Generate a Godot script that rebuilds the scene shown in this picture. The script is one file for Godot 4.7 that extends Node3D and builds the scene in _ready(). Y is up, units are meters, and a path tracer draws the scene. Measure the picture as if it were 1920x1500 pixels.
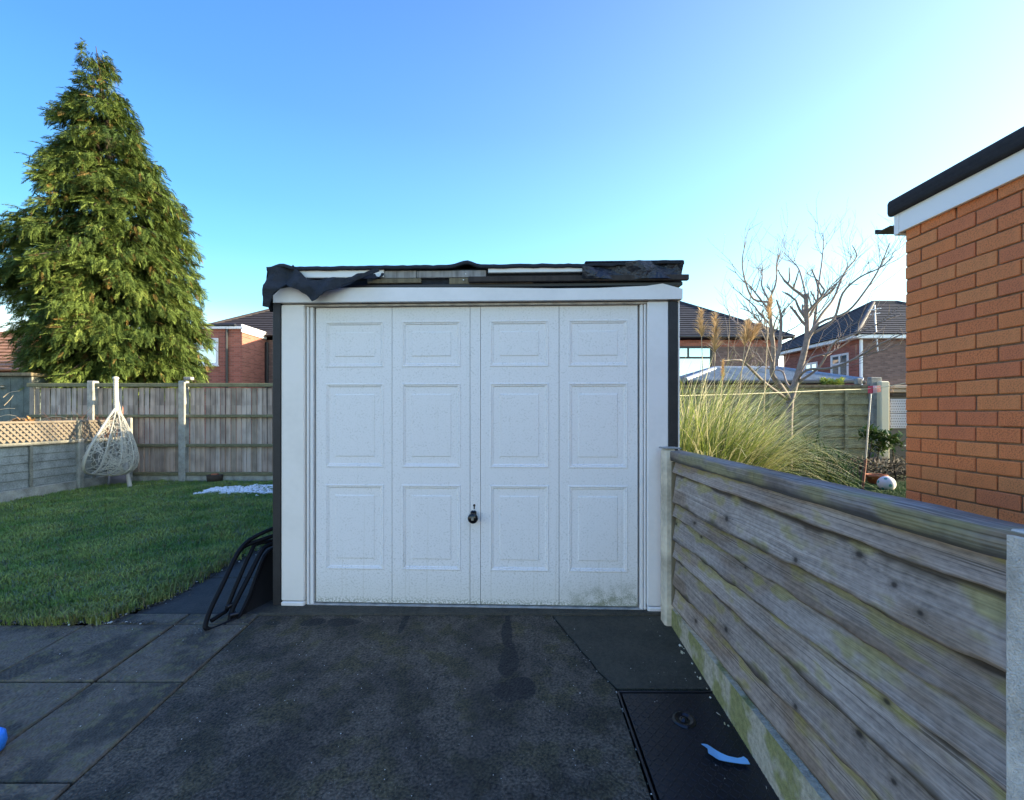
extends Node3D
# A white garage door between a lawn and a weathered fence, low winter sun from the right.

const EYE := 1.28          # eye height, metres
const LENS := 840.0        # focal length in pixels of a 1920-wide picture
var rng := RandomNumberGenerator.new()
var taken := {}
var M := {}

# ---------------------------------------------------------------- helpers
func P(x: float, y: float, d: float) -> Vector3:      # a surveyed point: sight line x, y at distance d
	return Vector3((x - 960.0) / LENS * d, EYE - (y - 775.0) / LENS * d, -d)

func slope_y(d: float) -> float:                       # the drive falls towards the viewer
	return -0.06 * (2.87 - d) if d < 2.87 else 0.0

func numbered(parent: Node, called: String) -> String:
	var key = str(parent.get_instance_id()) + called
	var n: int = taken.get(key, 0)
	taken[key] = n + 1
	return called if n == 0 else "%s_%03d" % [called, n]

func put(called: String, mesh: Mesh, m: Material, parent: Node = self, xf: Transform3D = Transform3D()) -> MeshInstance3D:
	var o := MeshInstance3D.new()
	o.name = numbered(parent, called)
	o.mesh = mesh
	o.material_override = m
	o.transform = xf
	parent.add_child(o, true)
	return o

func thing(called: String, label: String, category: String, at: Vector3 = Vector3.ZERO, group: String = "") -> Node3D:
	var o := Node3D.new()
	o.name = numbered(self, called)
	o.position = at
	add_child(o, true)
	tag(o, label, category, group)
	return o

func tag(o: Node, label: String, category: String, group: String = "") -> void:
	o.set_meta("label", label)
	o.set_meta("category", category)
	if group != "":
		o.set_meta("group", group)

func struct(called: String, mesh: Mesh, m: Material) -> MeshInstance3D:
	var o := put(called, mesh, m)
	o.set_meta("kind", "structure")
	return o

func begin() -> SurfaceTool:
	var st := SurfaceTool.new()
	st.begin(Mesh.PRIMITIVE_TRIANGLES)
	st.set_smooth_group(-1)
	return st

func done(st: SurfaceTool) -> ArrayMesh:
	st.generate_normals()
	return st.commit()

func tri(st: SurfaceTool, a: Vector3, b: Vector3, c: Vector3) -> void:
	st.set_uv(Vector2.ZERO)
	st.add_vertex(a); st.add_vertex(b); st.add_vertex(c)

# a, b, c, d anticlockwise as seen from the front
func quad(st: SurfaceTool, a: Vector3, b: Vector3, c: Vector3, d: Vector3, ua := Vector2.ZERO, ub := Vector2(1, 0), uc := Vector2.ONE, ud := Vector2(0, 1)) -> void:
	if b != c and a != b:
		st.set_uv(ua); st.add_vertex(a)
		st.set_uv(uc); st.add_vertex(c)
		st.set_uv(ub); st.add_vertex(b)
	if c == d or a == d:
		return
	st.set_uv(ua); st.add_vertex(a)
	st.set_uv(ud); st.add_vertex(d)
	st.set_uv(uc); st.add_vertex(c)

func box(st: SurfaceTool, lo: Vector3, hi: Vector3, b := 0.0, xf := Transform3D()) -> void:
	# chamfered box (b = chamfer); plain when b is 0
	var c := (lo + hi) / 2.0
	var h := (hi - lo) / 2.0
	var k = minf(b, minf(h.x, minf(h.y, h.z)) * 0.9)
	for ax in 3:
		for s in [-1.0, 1.0]:
			var u := (ax + 1) % 3
			var v := (ax + 2) % 3
			var q := []
			for e in [[-1, -1], [1, -1], [1, 1], [-1, 1]]:
				var p := Vector3.ZERO
				p[ax] = s * h[ax]
				p[u] = e[0] * (h[u] - k)
				p[v] = e[1] * (h[v] - k)
				q.append(xf * (c + p))
			if s > 0: quad(st, q[0], q[1], q[2], q[3])
			else: quad(st, q[0], q[3], q[2], q[1])
	if k <= 0.0:
		return
	for ax in 3:
		var u := (ax + 1) % 3
		var v := (ax + 2) % 3
		for su in [-1.0, 1.0]:
			for sv in [-1.0, 1.0]:
				var q := []
				for e in [[-1, 0], [1, 0], [1, 1], [-1, 1]]:
					var p := Vector3.ZERO
					p[ax] = e[0] * (h[ax] - k)
					p[u] = su * (h[u] - (k if e[1] == 1 else 0.0))
					p[v] = sv * (h[v] - (0.0 if e[1] == 1 else k))
					q.append(xf * (c + p))
				if su * sv > 0: quad(st, q[0], q[1], q[2], q[3])
				else: quad(st, q[0], q[3], q[2], q[1])
	for sx in [-1.0, 1.0]:
		for sy in [-1.0, 1.0]:
			for sz in [-1.0, 1.0]:
				var a := xf * (c + Vector3(sx * h.x, sy * (h.y - k), sz * (h.z - k)))
				var d := xf * (c + Vector3(sx * (h.x - k), sy * h.y, sz * (h.z - k)))
				var e := xf * (c + Vector3(sx * (h.x - k), sy * (h.y - k), sz * h.z))
				if sx * sy * sz > 0: tri(st, a, e, d)
				else: tri(st, a, d, e)

func boxm(lo: Vector3, hi: Vector3, b := 0.0) -> ArrayMesh:
	var st := begin()
	box(st, lo, hi, b)
	return done(st)

func beam(st: SurfaceTool, a: Vector3, b: Vector3, w: float, h: float, bev := 0.0, up := Vector3.UP) -> void:
	var z := (b - a).normalized()
	var x := up.cross(z).normalized()
	var y := z.cross(x)
	box(st, Vector3(-w / 2, -h / 2, 0), Vector3(w / 2, h / 2, a.distance_to(b)), bev, Transform3D(Basis(x, y, z), a))

func tube(st: SurfaceTool, pts: Array, r0: float, r1: float = -1.0, sides := 6, caps := true) -> void:
	if r1 < 0.0: r1 = r0
	var n := pts.size()
	var up := Vector3.UP
	var rings := []
	st.set_smooth_group(1)
	for i in n:
		var t: Vector3 = (pts[mini(i + 1, n - 1)] - pts[maxi(i - 1, 0)]).normalized()
		if i == 0 and absf(t.dot(up)) > 0.9: up = Vector3.RIGHT
		var x := up.cross(t).normalized()
		up = t.cross(x)
		var r := lerpf(r0, r1, float(i) / maxf(1, n - 1))
		var ring := []
		for k in sides:
			var a := TAU * k / sides
			ring.append(pts[i] + (x * cos(a) + up * sin(a)) * r)
		rings.append(ring)
	for i in n - 1:
		for k in sides:
			var k2 := (k + 1) % sides
			quad(st, rings[i][k], rings[i][k2], rings[i + 1][k2], rings[i + 1][k])
	st.set_smooth_group(-1)
	if caps:
		for k in range(1, sides - 1):
			tri(st, rings[0][0], rings[0][k], rings[0][k + 1])
			tri(st, rings[n - 1][0], rings[n - 1][k + 1], rings[n - 1][k])

func smooth(pts: Array, sub := 5) -> Array:           # Catmull-Rom through the points
	var out := []
	for i in pts.size() - 1:
		var a: Vector3 = pts[maxi(i - 1, 0)]
		var b: Vector3 = pts[i]
		var c: Vector3 = pts[i + 1]
		var d: Vector3 = pts[mini(i + 2, pts.size() - 1)]
		for k in sub:
			out.append(b.cubic_interpolate(c, a, d, float(k) / sub))
	out.append(pts[-1])
	return out

func lathe(st: SurfaceTool, profile: Array, sides := 20, xf := Transform3D()) -> void:   # Vector2(r, y), bottom to top outside
	st.set_smooth_group(1)
	for i in profile.size() - 1:
		for k in sides:
			var a0 := TAU * k / sides
			var a1 := TAU * (k + 1) / sides
			var p: Vector2 = profile[i]
			var q: Vector2 = profile[i + 1]
			quad(st, xf * Vector3(p.x * sin(a0), p.y, p.x * cos(a0)), xf * Vector3(p.x * sin(a1), p.y, p.x * cos(a1)), xf * Vector3(q.x * sin(a1), q.y, q.x * cos(a1)), xf * Vector3(q.x * sin(a0), q.y, q.x * cos(a0)))
	st.set_smooth_group(-1)

func scatter(called: String, mesh: Mesh, m: Material, xfs: Array, cols: Array, parent: Node = self) -> MultiMeshInstance3D:
	var mm := MultiMesh.new()
	mm.transform_format = MultiMesh.TRANSFORM_3D
	mm.use_colors = true
	mm.mesh = mesh
	mm.instance_count = xfs.size()
	for i in xfs.size():
		mm.set_instance_transform(i, xfs[i])
		mm.set_instance_color(i, cols[i])
	var o := MultiMeshInstance3D.new()
	o.name = numbered(parent, called)
	o.multimesh = mm
	o.material_override = m
	parent.add_child(o, true)
	o.set_meta("kind", "stuff")
	return o

# ---------------------------------------------------------------- materials
func nz(sd: int, freq: float, w: int, h: int, oct := 4, kind := FastNoiseLite.TYPE_SIMPLEX_SMOOTH) -> PackedByteArray:
	var n := FastNoiseLite.new()
	n.seed = sd
	n.frequency = freq
	n.noise_type = kind
	n.fractal_octaves = oct
	if oct <= 1: n.fractal_type = FastNoiseLite.FRACTAL_NONE
	return n.get_seamless_image(w, h).get_data()

func tex(w: int, h: int, fn: Callable) -> ImageTexture:    # fn(x, y, i) -> linear Color
	var d := PackedByteArray()
	d.resize(w * h * 3)
	var i := 0
	for y in h:
		for x in w:
			var c: Color = fn.call(x, y, i).linear_to_srgb()
			d[i * 3] = clampi(int(c.r * 255.0), 0, 255)
			d[i * 3 + 1] = clampi(int(c.g * 255.0), 0, 255)
			d[i * 3 + 2] = clampi(int(c.b * 255.0), 0, 255)
			i += 1
	return ImageTexture.create_from_image(Image.create_from_data(w, h, false, Image.FORMAT_RGB8, d))

func bump(b: PackedByteArray, w: int, h: int, k: float) -> ImageTexture:
	var im := Image.create_from_data(w, h, false, Image.FORMAT_L8, b)
	im.bump_map_to_normal_map(k)
	return ImageTexture.create_from_image(im)

func flat(c: Color, rough := 0.8, opts := {}) -> StandardMaterial3D:   # c is linear
	var m := StandardMaterial3D.new()
	m.albedo_color = c.linear_to_srgb()
	m.roughness = rough
	if opts.has("metal"): m.metallic = opts.metal
	if opts.has("vc"): m.vertex_color_use_as_albedo = true
	if opts.has("spec"): m.metallic_specular = opts.spec
	if opts.has("tex"): m.albedo_texture = opts.tex
	if opts.has("normal"):
		m.normal_enabled = true
		m.normal_texture = opts.normal
		m.normal_scale = opts.get("nscale", 1.0)
	if opts.has("tri"):
		m.uv1_triplanar = true
		m.uv1_scale = Vector3.ONE * opts.tri
	if opts.has("world"):
		m.uv1_world_triplanar = true
	if opts.has("back"):
		m.backlight_enabled = true
		m.backlight = opts.back
	return m

func make_materials() -> void:
	var S := 256
	var fine := nz(3, 0.09, S, S, 3)
	var grit := nz(4, 0.35, S, S, 2)
	var broad := nz(5, 0.012, S, S, 4)
	var broad2 := nz(6, 0.02, S, S, 3)
	var grit_n := bump(grit, S, S, 4.0)
	var fine_n := bump(fine, S, S, 5.0)
	M.grit_n = grit_n
	var G := Color(1, 1, 1)
	# speckled neutral multiplier, several grains
	var speck := tex(S, S, func(_x, _y, i):
		var v: float = 0.62 + 0.5 * (grit[i] / 255.0 - 0.25) + 0.5 * (fine[i] / 255.0 - 0.5) + 0.45 * (broad[i] / 255.0 - 0.5)
		return Color(v, v, v))
	M.speck = speck
	var blot := tex(S, S, func(_x, _y, i):
		var v: float = 0.78 + 0.5 * (broad[i] / 255.0 - 0.5) + 0.25 * (fine[i] / 255.0 - 0.5)
		return Color(v, v * (1.0 - 0.06 * broad2[i] / 255.0), v * (1.0 - 0.14 * broad2[i] / 255.0)))
	# concrete of posts and gravel boards: pale with green algae
	var algae := tex(S, S, func(_x, _y, i):
		var g: float = smoothstep(0.42, 0.7, broad[i] / 255.0)
		var v: float = 0.8 + 0.5 * (fine[i] / 255.0 - 0.5) + 0.3 * (grit[i] / 255.0 - 0.5)
		return Color(0.60, 0.53, 0.39).lerp(Color(0.31, 0.31, 0.085), g * 0.85) * v)
	M.concrete_mossy = flat(G, 0.9, {"tex": algae, "tri": 1.3, "normal": grit_n, "nscale": 0.6})
	M.concrete = flat(Color(0.4, 0.41, 0.38), 0.9, {"tex": blot, "tri": 1.7, "normal": grit_n, "nscale": 0.5})
	M.concrete_pale = flat(Color(0.70, 0.66, 0.59), 0.9, {"tex": blot, "tri": 2.1, "normal": grit_n, "nscale": 0.5})
	M.concrete_cream = flat(Color(0.78, 0.70, 0.55), 0.8, {"tex": blot, "tri": 1.1})
	# paving
	for k in 3:
		var off := k * 7919
		var pt := tex(S, S, func(_x, _y, i):
			var j: int = (i + off) % (S * S)
			var wet: float = smoothstep(0.5, 0.72, broad[j] / 255.0)
			var moss: float = smoothstep(0.55, 0.8, broad2[(j * 3) % (S * S)] / 255.0)
			var v: float = 0.85 + 0.55 * (grit[j] / 255.0 - 0.4) + 0.5 * (fine[j] / 255.0 - 0.5)
			var c := Color(0.15, 0.122, 0.09).lerp(Color(0.062, 0.054, 0.042), wet * 0.85)
			c = c.lerp(Color(0.17, 0.15, 0.07), moss * 0.6)
			return c * v)
		M["slab%d" % k] = flat(G, 0.72, {"tex": pt, "tri": [0.75, 0.62, 0.85][k], "normal": grit_n, "nscale": 0.5, "spec": 0.35})
	# drive: one sheet of old exposed-aggregate concrete with its stains where they lie
	var D := 1024
	var dg := nz(11, 0.16, D, D, 3)
	var dc := nz(12, 0.05, D, D, 3, FastNoiseLite.TYPE_CELLULAR)
	var db := nz(13, 0.006, D, D, 4)
	var dm := nz(14, 0.012, D, D, 4)
	var ds := nz(15, 0.45, D, D, 1)
	var spots := [[0.049, 0.056, 0.018, 0.013], [0.142, 0.054, 0.032, 0.018], [0.213, 0.054, 0.036, 0.022], [0.604, 0.10, 0.012, 0.075], [0.608, 0.20, 0.019, 0.075], [0.622, 0.285, 0.04, 0.035], [0.36, 0.055, 0.008, 0.045]]
	var dt := tex(D, D, func(x, y, i):
		var u: float = x / 1024.0
		var v: float = y / 1024.0
		var wob: float = (dm[i] / 255.0 - 0.5)
		var st := 0.0
		for s in spots:
			var a: float = (u - s[0]) / s[2]
			var b: float = (v - s[1]) / s[3]
			var q: float = a * a + b * b
			if q < 2.2: st = maxf(st, 1.0 - smoothstep(0.75, 1.15, q + wob * 1.3))
		var wet: float = clampf(maxf(st, smoothstep(0.36, 0.86, db[i] / 255.0 + v * 0.2) * 0.7), 0.0, 1.0)
		var moss: float = smoothstep(0.48, 0.72, dm[i] / 255.0) * (0.75 - v * 0.4)
		var g: float = dg[i] / 255.0
		var k: float = 0.88 + 2.0 * (g - 0.5) + 0.9 * (dc[i] / 255.0 - 0.5)
		var c := Color(0.098, 0.078, 0.055).lerp(Color(0.088, 0.073, 0.022), moss * 0.95)
		c = c.lerp(Color(0.015, 0.0145, 0.0145), wet * 0.85) * maxf(k, 0.2)
		if ds[i] > 196: c = c.lerp(Color(0.25, 0.225, 0.185), (ds[i] - 196) / 59.0 * (1.0 - 0.6 * wet))
		if ds[i] < 26: c *= 0.45
		return c)
	M.drive = flat(G, 0.7, {"tex": dt, "normal": bump(dg, D, D, 3.0), "nscale": 0.9, "spec": 0.4})
	M.drive_side = flat(Color(0.075, 0.066, 0.044), 0.8, {"tex": speck, "tri": 1.3, "normal": grit_n, "nscale": 0.8})
	M.path = flat(Color(0.06, 0.055, 0.047), 0.8, {"tex": speck, "tri": 2.0, "normal": grit_n, "nscale": 0.6})
	M.soil = flat(Color(0.03, 0.027, 0.02), 0.95, {"tex": speck, "tri": 3.0, "normal": fine_n})
	M.turf = flat(Color(0.05, 0.075, 0.02), 0.95, {"tex": speck, "tri": 1.5, "normal": fine_n})
	# door paint: white with specks, grime and algae at the foot
	var dn := nz(21, 0.12, D, D, 3)
	var dn2 := nz(22, 0.02, D, D, 4)
	var dn3 := nz(23, 0.3, D, D, 2)
	var pt2 := tex(D, D, func(x, y, i):
		var u: float = x / 1024.0
		var v: float = y / 1024.0
		var low: float = smoothstep(0.86, 1.0, v)
		var s: float = smoothstep(0.58, 0.74, dn[i] / 255.0) * (0.16 + 0.22 * smoothstep(0.4, 0.7, dn2[i] / 255.0) + 0.28 * smoothstep(0.72, 1.0, v))
		var c := Color(0.90, 0.86, 0.825).lerp(Color(0.55, 0.52, 0.46), s)
		c = c.lerp(Color(0.72, 0.67, 0.55), low * 0.45 + smoothstep(0.12, 0.0, v) * 0.2 * smoothstep(0.7, 0.2, u))
		var run: float = dn2[(int(y) / 14 % 1024) * 1024 + (int(x) * 5) % 1024] / 255.0
		c = c.lerp(Color(0.62, 0.57, 0.47), smoothstep(0.62, 0.85, run) * (0.10 + 0.25 * smoothstep(0.55, 1.0, v)))
		if dn3[i] > 222: c = c.lerp(Color(0.30, 0.24, 0.16), (dn3[i] - 222) / 33.0 * (0.25 + 0.75 * low))
		var alg: float = smoothstep(0.90, 1.0, v) * smoothstep(0.72, 0.88, u) * smoothstep(0.42, 0.62, dn3[i] / 255.0 * 0.5 + dn2[i] / 255.0 * 0.5)
		alg = maxf(alg, smoothstep(0.972, 1.0, v) * smoothstep(0.4, 0.6, dn[i] / 255.0) * 0.7)
		return c.lerp(Color(0.16, 0.17, 0.06), clampf(alg, 0, 1) * 0.8))
	M.door = flat(G, 0.42, {"tex": pt2, "spec": 0.4})
	var paint := tex(S, S, func(_x, _y, i):
		var v: float = 0.985 + 0.10 * (broad[i] / 255.0 - 0.5) + 0.05 * (fine[i] / 255.0 - 0.5)
		return Color(v, v, v * 0.99))
	M.white_paint = flat(Color(0.89, 0.85, 0.82), 0.5, {"tex": paint, "tri": 0.9})
	M.cream_paint = flat(Color(0.92, 0.845, 0.765), 0.55, {"tex": paint, "tri": 0.8})
	M.plastic_white = flat(Color(0.84, 0.84, 0.82), 0.4)
	M.dirty_white = flat(Color(0.62, 0.57, 0.5), 0.7, {"tex": blot, "tri": 3.0})
	M.black_trim = flat(Color(0.022, 0.022, 0.024), 0.55, {"tex": speck, "tri": 3.0})
	M.dark_gap = flat(Color(0.02, 0.017, 0.015), 0.9)
	M.felt = flat(Color(0.028, 0.033, 0.042), 0.85, {"tex": speck, "tri": 6.0, "normal": grit_n, "nscale": 1.0})
	M.tarp = flat(Color(0.018, 0.021, 0.03), 0.38, {"normal": fine_n, "tri": 2.0, "nscale": 0.5})
	M.felt_edge = flat(Color(0.035, 0.035, 0.04), 0.9, {"tex": speck, "tri": 8.0, "normal": grit_n, "nscale": 1.0})
	# weathered timber, grain along U
	var W := 1024
	var H := 512
	var g1 := FastNoiseLite.new(); g1.seed = 31; g1.frequency = 0.01; g1.fractal_octaves = 4
	var g2 := FastNoiseLite.new(); g2.seed = 32; g2.frequency = 0.008; g2.fractal_octaves = 3
	var knots := []
	rng.seed = 5
	for k in 13: knots.append(Vector3(rng.randf() * W, rng.randf() * H, rng.randf_range(3.5, 8.5)))
	var grain := PackedByteArray(); grain.resize(W * H)
	var wt := tex(W, H, func(x, y, i):
		var yy: float = y
		var kn := 0.0
		var halo := 0.0
		for q in knots:
			var dx: float = (x - q.x) / 1.25
			var dy: float = y - q.y
			if absf(dx) < 60.0 and absf(dy) < 40.0:
				var rr: float = sqrt(dx * dx + dy * dy) / q.z
				yy += dy * 1.5 * exp(-rr * 0.8)
				kn = maxf(kn, 1.0 - smoothstep(0.35, 1.2, rr))
				halo = maxf(halo, 1.0 - smoothstep(1.0, 2.6, rr))
		var a: float = g1.get_noise_2d(x * 0.02, yy * 4.0)
		var b: float = g1.get_noise_2d(x * 0.06 + 900.0, yy * 17.0)
		var b2: float = g1.get_noise_2d(x * 0.10 + 300.0, yy * 40.0)
		var m: float = g2.get_noise_2d(x * 0.35, y * 0.9)
		var m2: float = g2.get_noise_2d(x * 0.9 + 400.0, y * 1.6 + 700.0)
		var m3: float = g1.get_noise_2d(x * 5.0 + 77.0, y * 7.0 + 31.0)
		grain[i] = clampi(int(128 + 120 * (0.3 * a + 0.5 * b + 0.5 * b2 + 0.2 * m3)), 0, 255)
		var t: float = 1.0 + 0.14 * a + 0.34 * b + 0.42 * b2 + 0.25 * m2 + 0.26 * m3
		var c := Color(0.37, 0.312, 0.272) * maxf(t, 0.3)
		c = c.lerp(Color(0.26, 0.185, 0.125) * maxf(t, 0.4), smoothstep(0.02, 0.42, m) * 0.6)
		c = c.lerp(Color(0.47, 0.41, 0.36) * maxf(t, 0.4), smoothstep(0.1, 0.45, -m) * 0.4)
		var crack: float = smoothstep(0.30, 0.36, b) * smoothstep(0.0, 0.25, a)
		c *= 1.0 - 0.6 * crack
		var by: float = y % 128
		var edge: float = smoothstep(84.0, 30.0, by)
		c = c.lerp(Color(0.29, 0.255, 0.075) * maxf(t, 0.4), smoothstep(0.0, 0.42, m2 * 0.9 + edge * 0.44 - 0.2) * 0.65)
		c = c.lerp(Color(0.055, 0.044, 0.036), smoothstep(108.0, 124.0, by + 14.0 * m2) * 0.75)  # lower edge darkened, deepening the lap shadow in the colour
		c = c.lerp(Color(0.045, 0.036, 0.03), smoothstep(37.0, 26.0, by + 10.0 * m2) * 0.85)  # stain line below each lap, also painting its shadow line darker
		c = c.lerp(Color(0.10, 0.08, 0.06), halo * 0.35)
		return c.lerp(Color(0.04, 0.032, 0.027), kn * 0.85))
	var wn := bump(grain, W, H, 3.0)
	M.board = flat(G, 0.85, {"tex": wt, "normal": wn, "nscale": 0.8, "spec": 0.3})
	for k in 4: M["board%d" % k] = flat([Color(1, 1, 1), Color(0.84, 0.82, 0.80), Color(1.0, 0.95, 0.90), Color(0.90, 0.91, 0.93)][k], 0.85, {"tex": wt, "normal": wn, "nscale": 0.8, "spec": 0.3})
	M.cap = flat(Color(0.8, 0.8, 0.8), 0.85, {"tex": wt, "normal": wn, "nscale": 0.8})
	var ft := tex(S, S, func(x, y, _i):
		var a: float = g1.get_noise_2d(x * 9.0, y * 0.5)
		var b: float = g2.get_noise_2d(x * 2.0, y * 1.5 + 300.0)
		return Color(1, 1, 1) * maxf(0.3, 0.85 + 0.35 * a + 0.45 * b))
	for k in 4:
		M["pale%d" % k] = flat([Color(0.50, 0.39, 0.315), Color(0.40, 0.315, 0.26), Color(0.52, 0.43, 0.365), Color(0.34, 0.275, 0.215)][k], 0.9, {"tex": ft, "tri": 0.7, "world": true})
	M.rail = flat(Color(0.21, 0.2, 0.11), 0.9, {"tex": speck, "tri": 2.0})
	M.green_board = flat(Color(0.31, 0.335, 0.32), 0.9, {"tex": speck, "tri": 1.5})
	M.batten = flat(Color(0.25, 0.245, 0.2), 0.9, {"tex": speck, "tri": 1.5})
	M.trellis = flat(Color(0.18, 0.15, 0.115), 0.9)
	M.slat_olive = flat(Color(0.42, 0.38, 0.21), 0.9, {"tex": speck, "tri": 1.5})
	M.shed = flat(Color(0.15, 0.185, 0.175), 0.9, {"tex": blot, "tri": 1.0})
	M.timber_grey = flat(Color(0.36, 0.34, 0.32), 0.9, {"tex": ft, "tri": 2.0})
	M.timber_brown = flat(Color(0.22, 0.18, 0.11), 0.9, {"tex": ft, "tri": 2.0})
	M.timber_dark = flat(Color(0.05, 0.038, 0.03), 0.8, {"tex": ft, "tri": 2.0})
	# bricks: sanded faces, several firings
	var sand := nz(44, 0.16, S, S, 2)
	var bt := tex(S, S, func(_x, _y, i):
		var q: float = sand[i] / 255.0
		var v: float = 0.93 + 0.8 * (q - 0.5) + 0.5 * (grit[i] / 255.0 - 0.45) + 0.3 * (broad[i] / 255.0 - 0.5)
		var c := Color(v, v * (0.94 + 0.16 * q), v * (0.9 + 0.35 * q))
		return c.lerp(Color(0.9, 0.85, 0.8), smoothstep(0.72, 0.9, q) * 0.4))
	var bc := [Color(0.77, 0.25, 0.088), Color(0.74, 0.235, 0.085), Color(0.76, 0.256, 0.092), Color(0.77, 0.28, 0.10), Color(0.70, 0.22, 0.09), Color(0.77, 0.253, 0.085)]
	for k in 6: M["brick%d" % k] = flat(bc[k], 0.9, {"tex": bt, "tri": 2.2 + k * 0.21, "normal": grit_n, "nscale": 1.0})
	M.mortar = flat(Color(0.27, 0.165, 0.095), 0.95, {"tex": speck, "tri": 4.0})
	# far masonry, too small to pick apart
	for k in 3:
		var base: Color = [Color(0.36, 0.125, 0.085), Color(0.21, 0.125, 0.10), Color(0.40, 0.15, 0.085)][k]
		var joint: Color = [Color(0.33, 0.21, 0.16), Color(0.17, 0.14, 0.13), Color(0.36, 0.25, 0.18)][k]
		var tone := []
		rng.seed = 40 + k
		for q in 64: tone.append(rng.randf_range(0.68, 1.25))
		var bw := tex(256, 256, func(x, y, i):
			var row: int = y / 32
			var xs: int = (x + (32 if row % 2 else 0)) % 256
			var inj: bool = y % 32 < 5 or xs % 64 < 4
			var v: float = 0.8 + 0.4 * fine[i] / 255.0
			return (joint if inj else base * tone[row * 4 + xs / 64]) * v)
		M["far_brick%d" % k] = flat(G, 0.95, {"tex": bw, "tri": 1.0 / 0.6, "world": true})
	M.tile_dark = flat(Color(0.045, 0.045, 0.055), 0.7, {"tex": speck, "tri": 1.0})
	M.tile_brown = flat(Color(0.055, 0.042, 0.042), 0.8, {"tex": speck, "tri": 1.0})
	M.tile_orange = flat(Color(0.5, 0.24, 0.13), 0.9, {"tex": speck, "tri": 1.0})
	M.tile_frost = flat(Color(0.30, 0.36, 0.46), 0.55, {"tex": speck, "tri": 0.8})
	M.upvc = flat(Color(0.85, 0.86, 0.86), 0.35)
	M.pane = flat(Color(0.42, 0.55, 0.60), 0.04, {"spec": 1.0})
	M.pane.metallic = 0.75
	M.blind = flat(Color(0.55, 0.68, 0.72), 0.5)
	M.gutter = flat(Color(0.02, 0.02, 0.023), 0.4)
	M.metal_black = flat(Color(0.009, 0.009, 0.011), 0.5, {"spec": 0.25})
	M.fabric_black = flat(Color(0.008, 0.008, 0.010), 0.95)
	M.knob = flat(Color(0.008, 0.008, 0.009), 0.22)
	M.key_metal = flat(Color(0.30, 0.30, 0.28), 0.4, {"metal": 0.8})
	M.wicker = flat(Color(0.46, 0.44, 0.37), 0.7)
	M.iron_plate = flat(Color(0.014, 0.014, 0.018), 0.36, {"spec": 0.5, "tex": speck, "tri": 2.0})
	M.blue_plastic = flat(Color(0.28, 0.58, 0.86), 0.35)
	M.blue_bright = flat(Color(0.03, 0.25, 0.85), 0.3)
	M.snow = flat(Color(0.85, 0.89, 0.92), 0.7, {"vc": true})
	M.leafy = flat(G, 0.7, {"vc": true, "back": Color(0.55, 0.55, 0.55), "spec": 0.3})
	M.reed = flat(G, 0.38, {"vc": true, "back": Color(0.8, 0.8, 0.8), "spec": 0.6})
	M.grass = flat(G, 0.65, {"vc": true, "back": Color(0.45, 0.45, 0.45), "spec": 0.3})
	M.tinted = flat(G, 0.85, {"vc": true})
	M.bark = flat(Color(0.32, 0.28, 0.25), 0.9, {"tex": speck, "tri": 4.0})
	M.bark_dark = flat(Color(0.07, 0.05, 0.035), 0.95, {"tex": speck, "tri": 3.0})
	M.twig = flat(Color(0.30, 0.25, 0.23), 0.85)
	M.twig_red = flat(Color(0.12, 0.05, 0.04), 0.85)
	M.straw = flat(Color(0.52, 0.44, 0.30), 0.85)
	M.terracotta = flat(Color(0.45, 0.15, 0.07), 0.85, {"tex": blot, "tri": 3.0})
	M.rope = flat(Color(0.75, 0.72, 0.5), 0.8)
	M.steel = flat(Color(0.5, 0.5, 0.5), 0.35, {"metal": 0.8})
	M.rust = flat(Color(0.34, 0.13, 0.08), 0.7)
	M.peg_red = flat(Color(0.65, 0.08, 0.12), 0.6)
	M.cloth_white = flat(Color(0.8, 0.78, 0.74), 0.8)
	M.cream_post = flat(Color(0.8, 0.72, 0.5), 0.8)
	M.beige = flat(Color(0.42, 0.34, 0.26), 0.8)
	M.speckled = flat(Color(0.5, 0.52, 0.57), 0.7)

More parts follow.
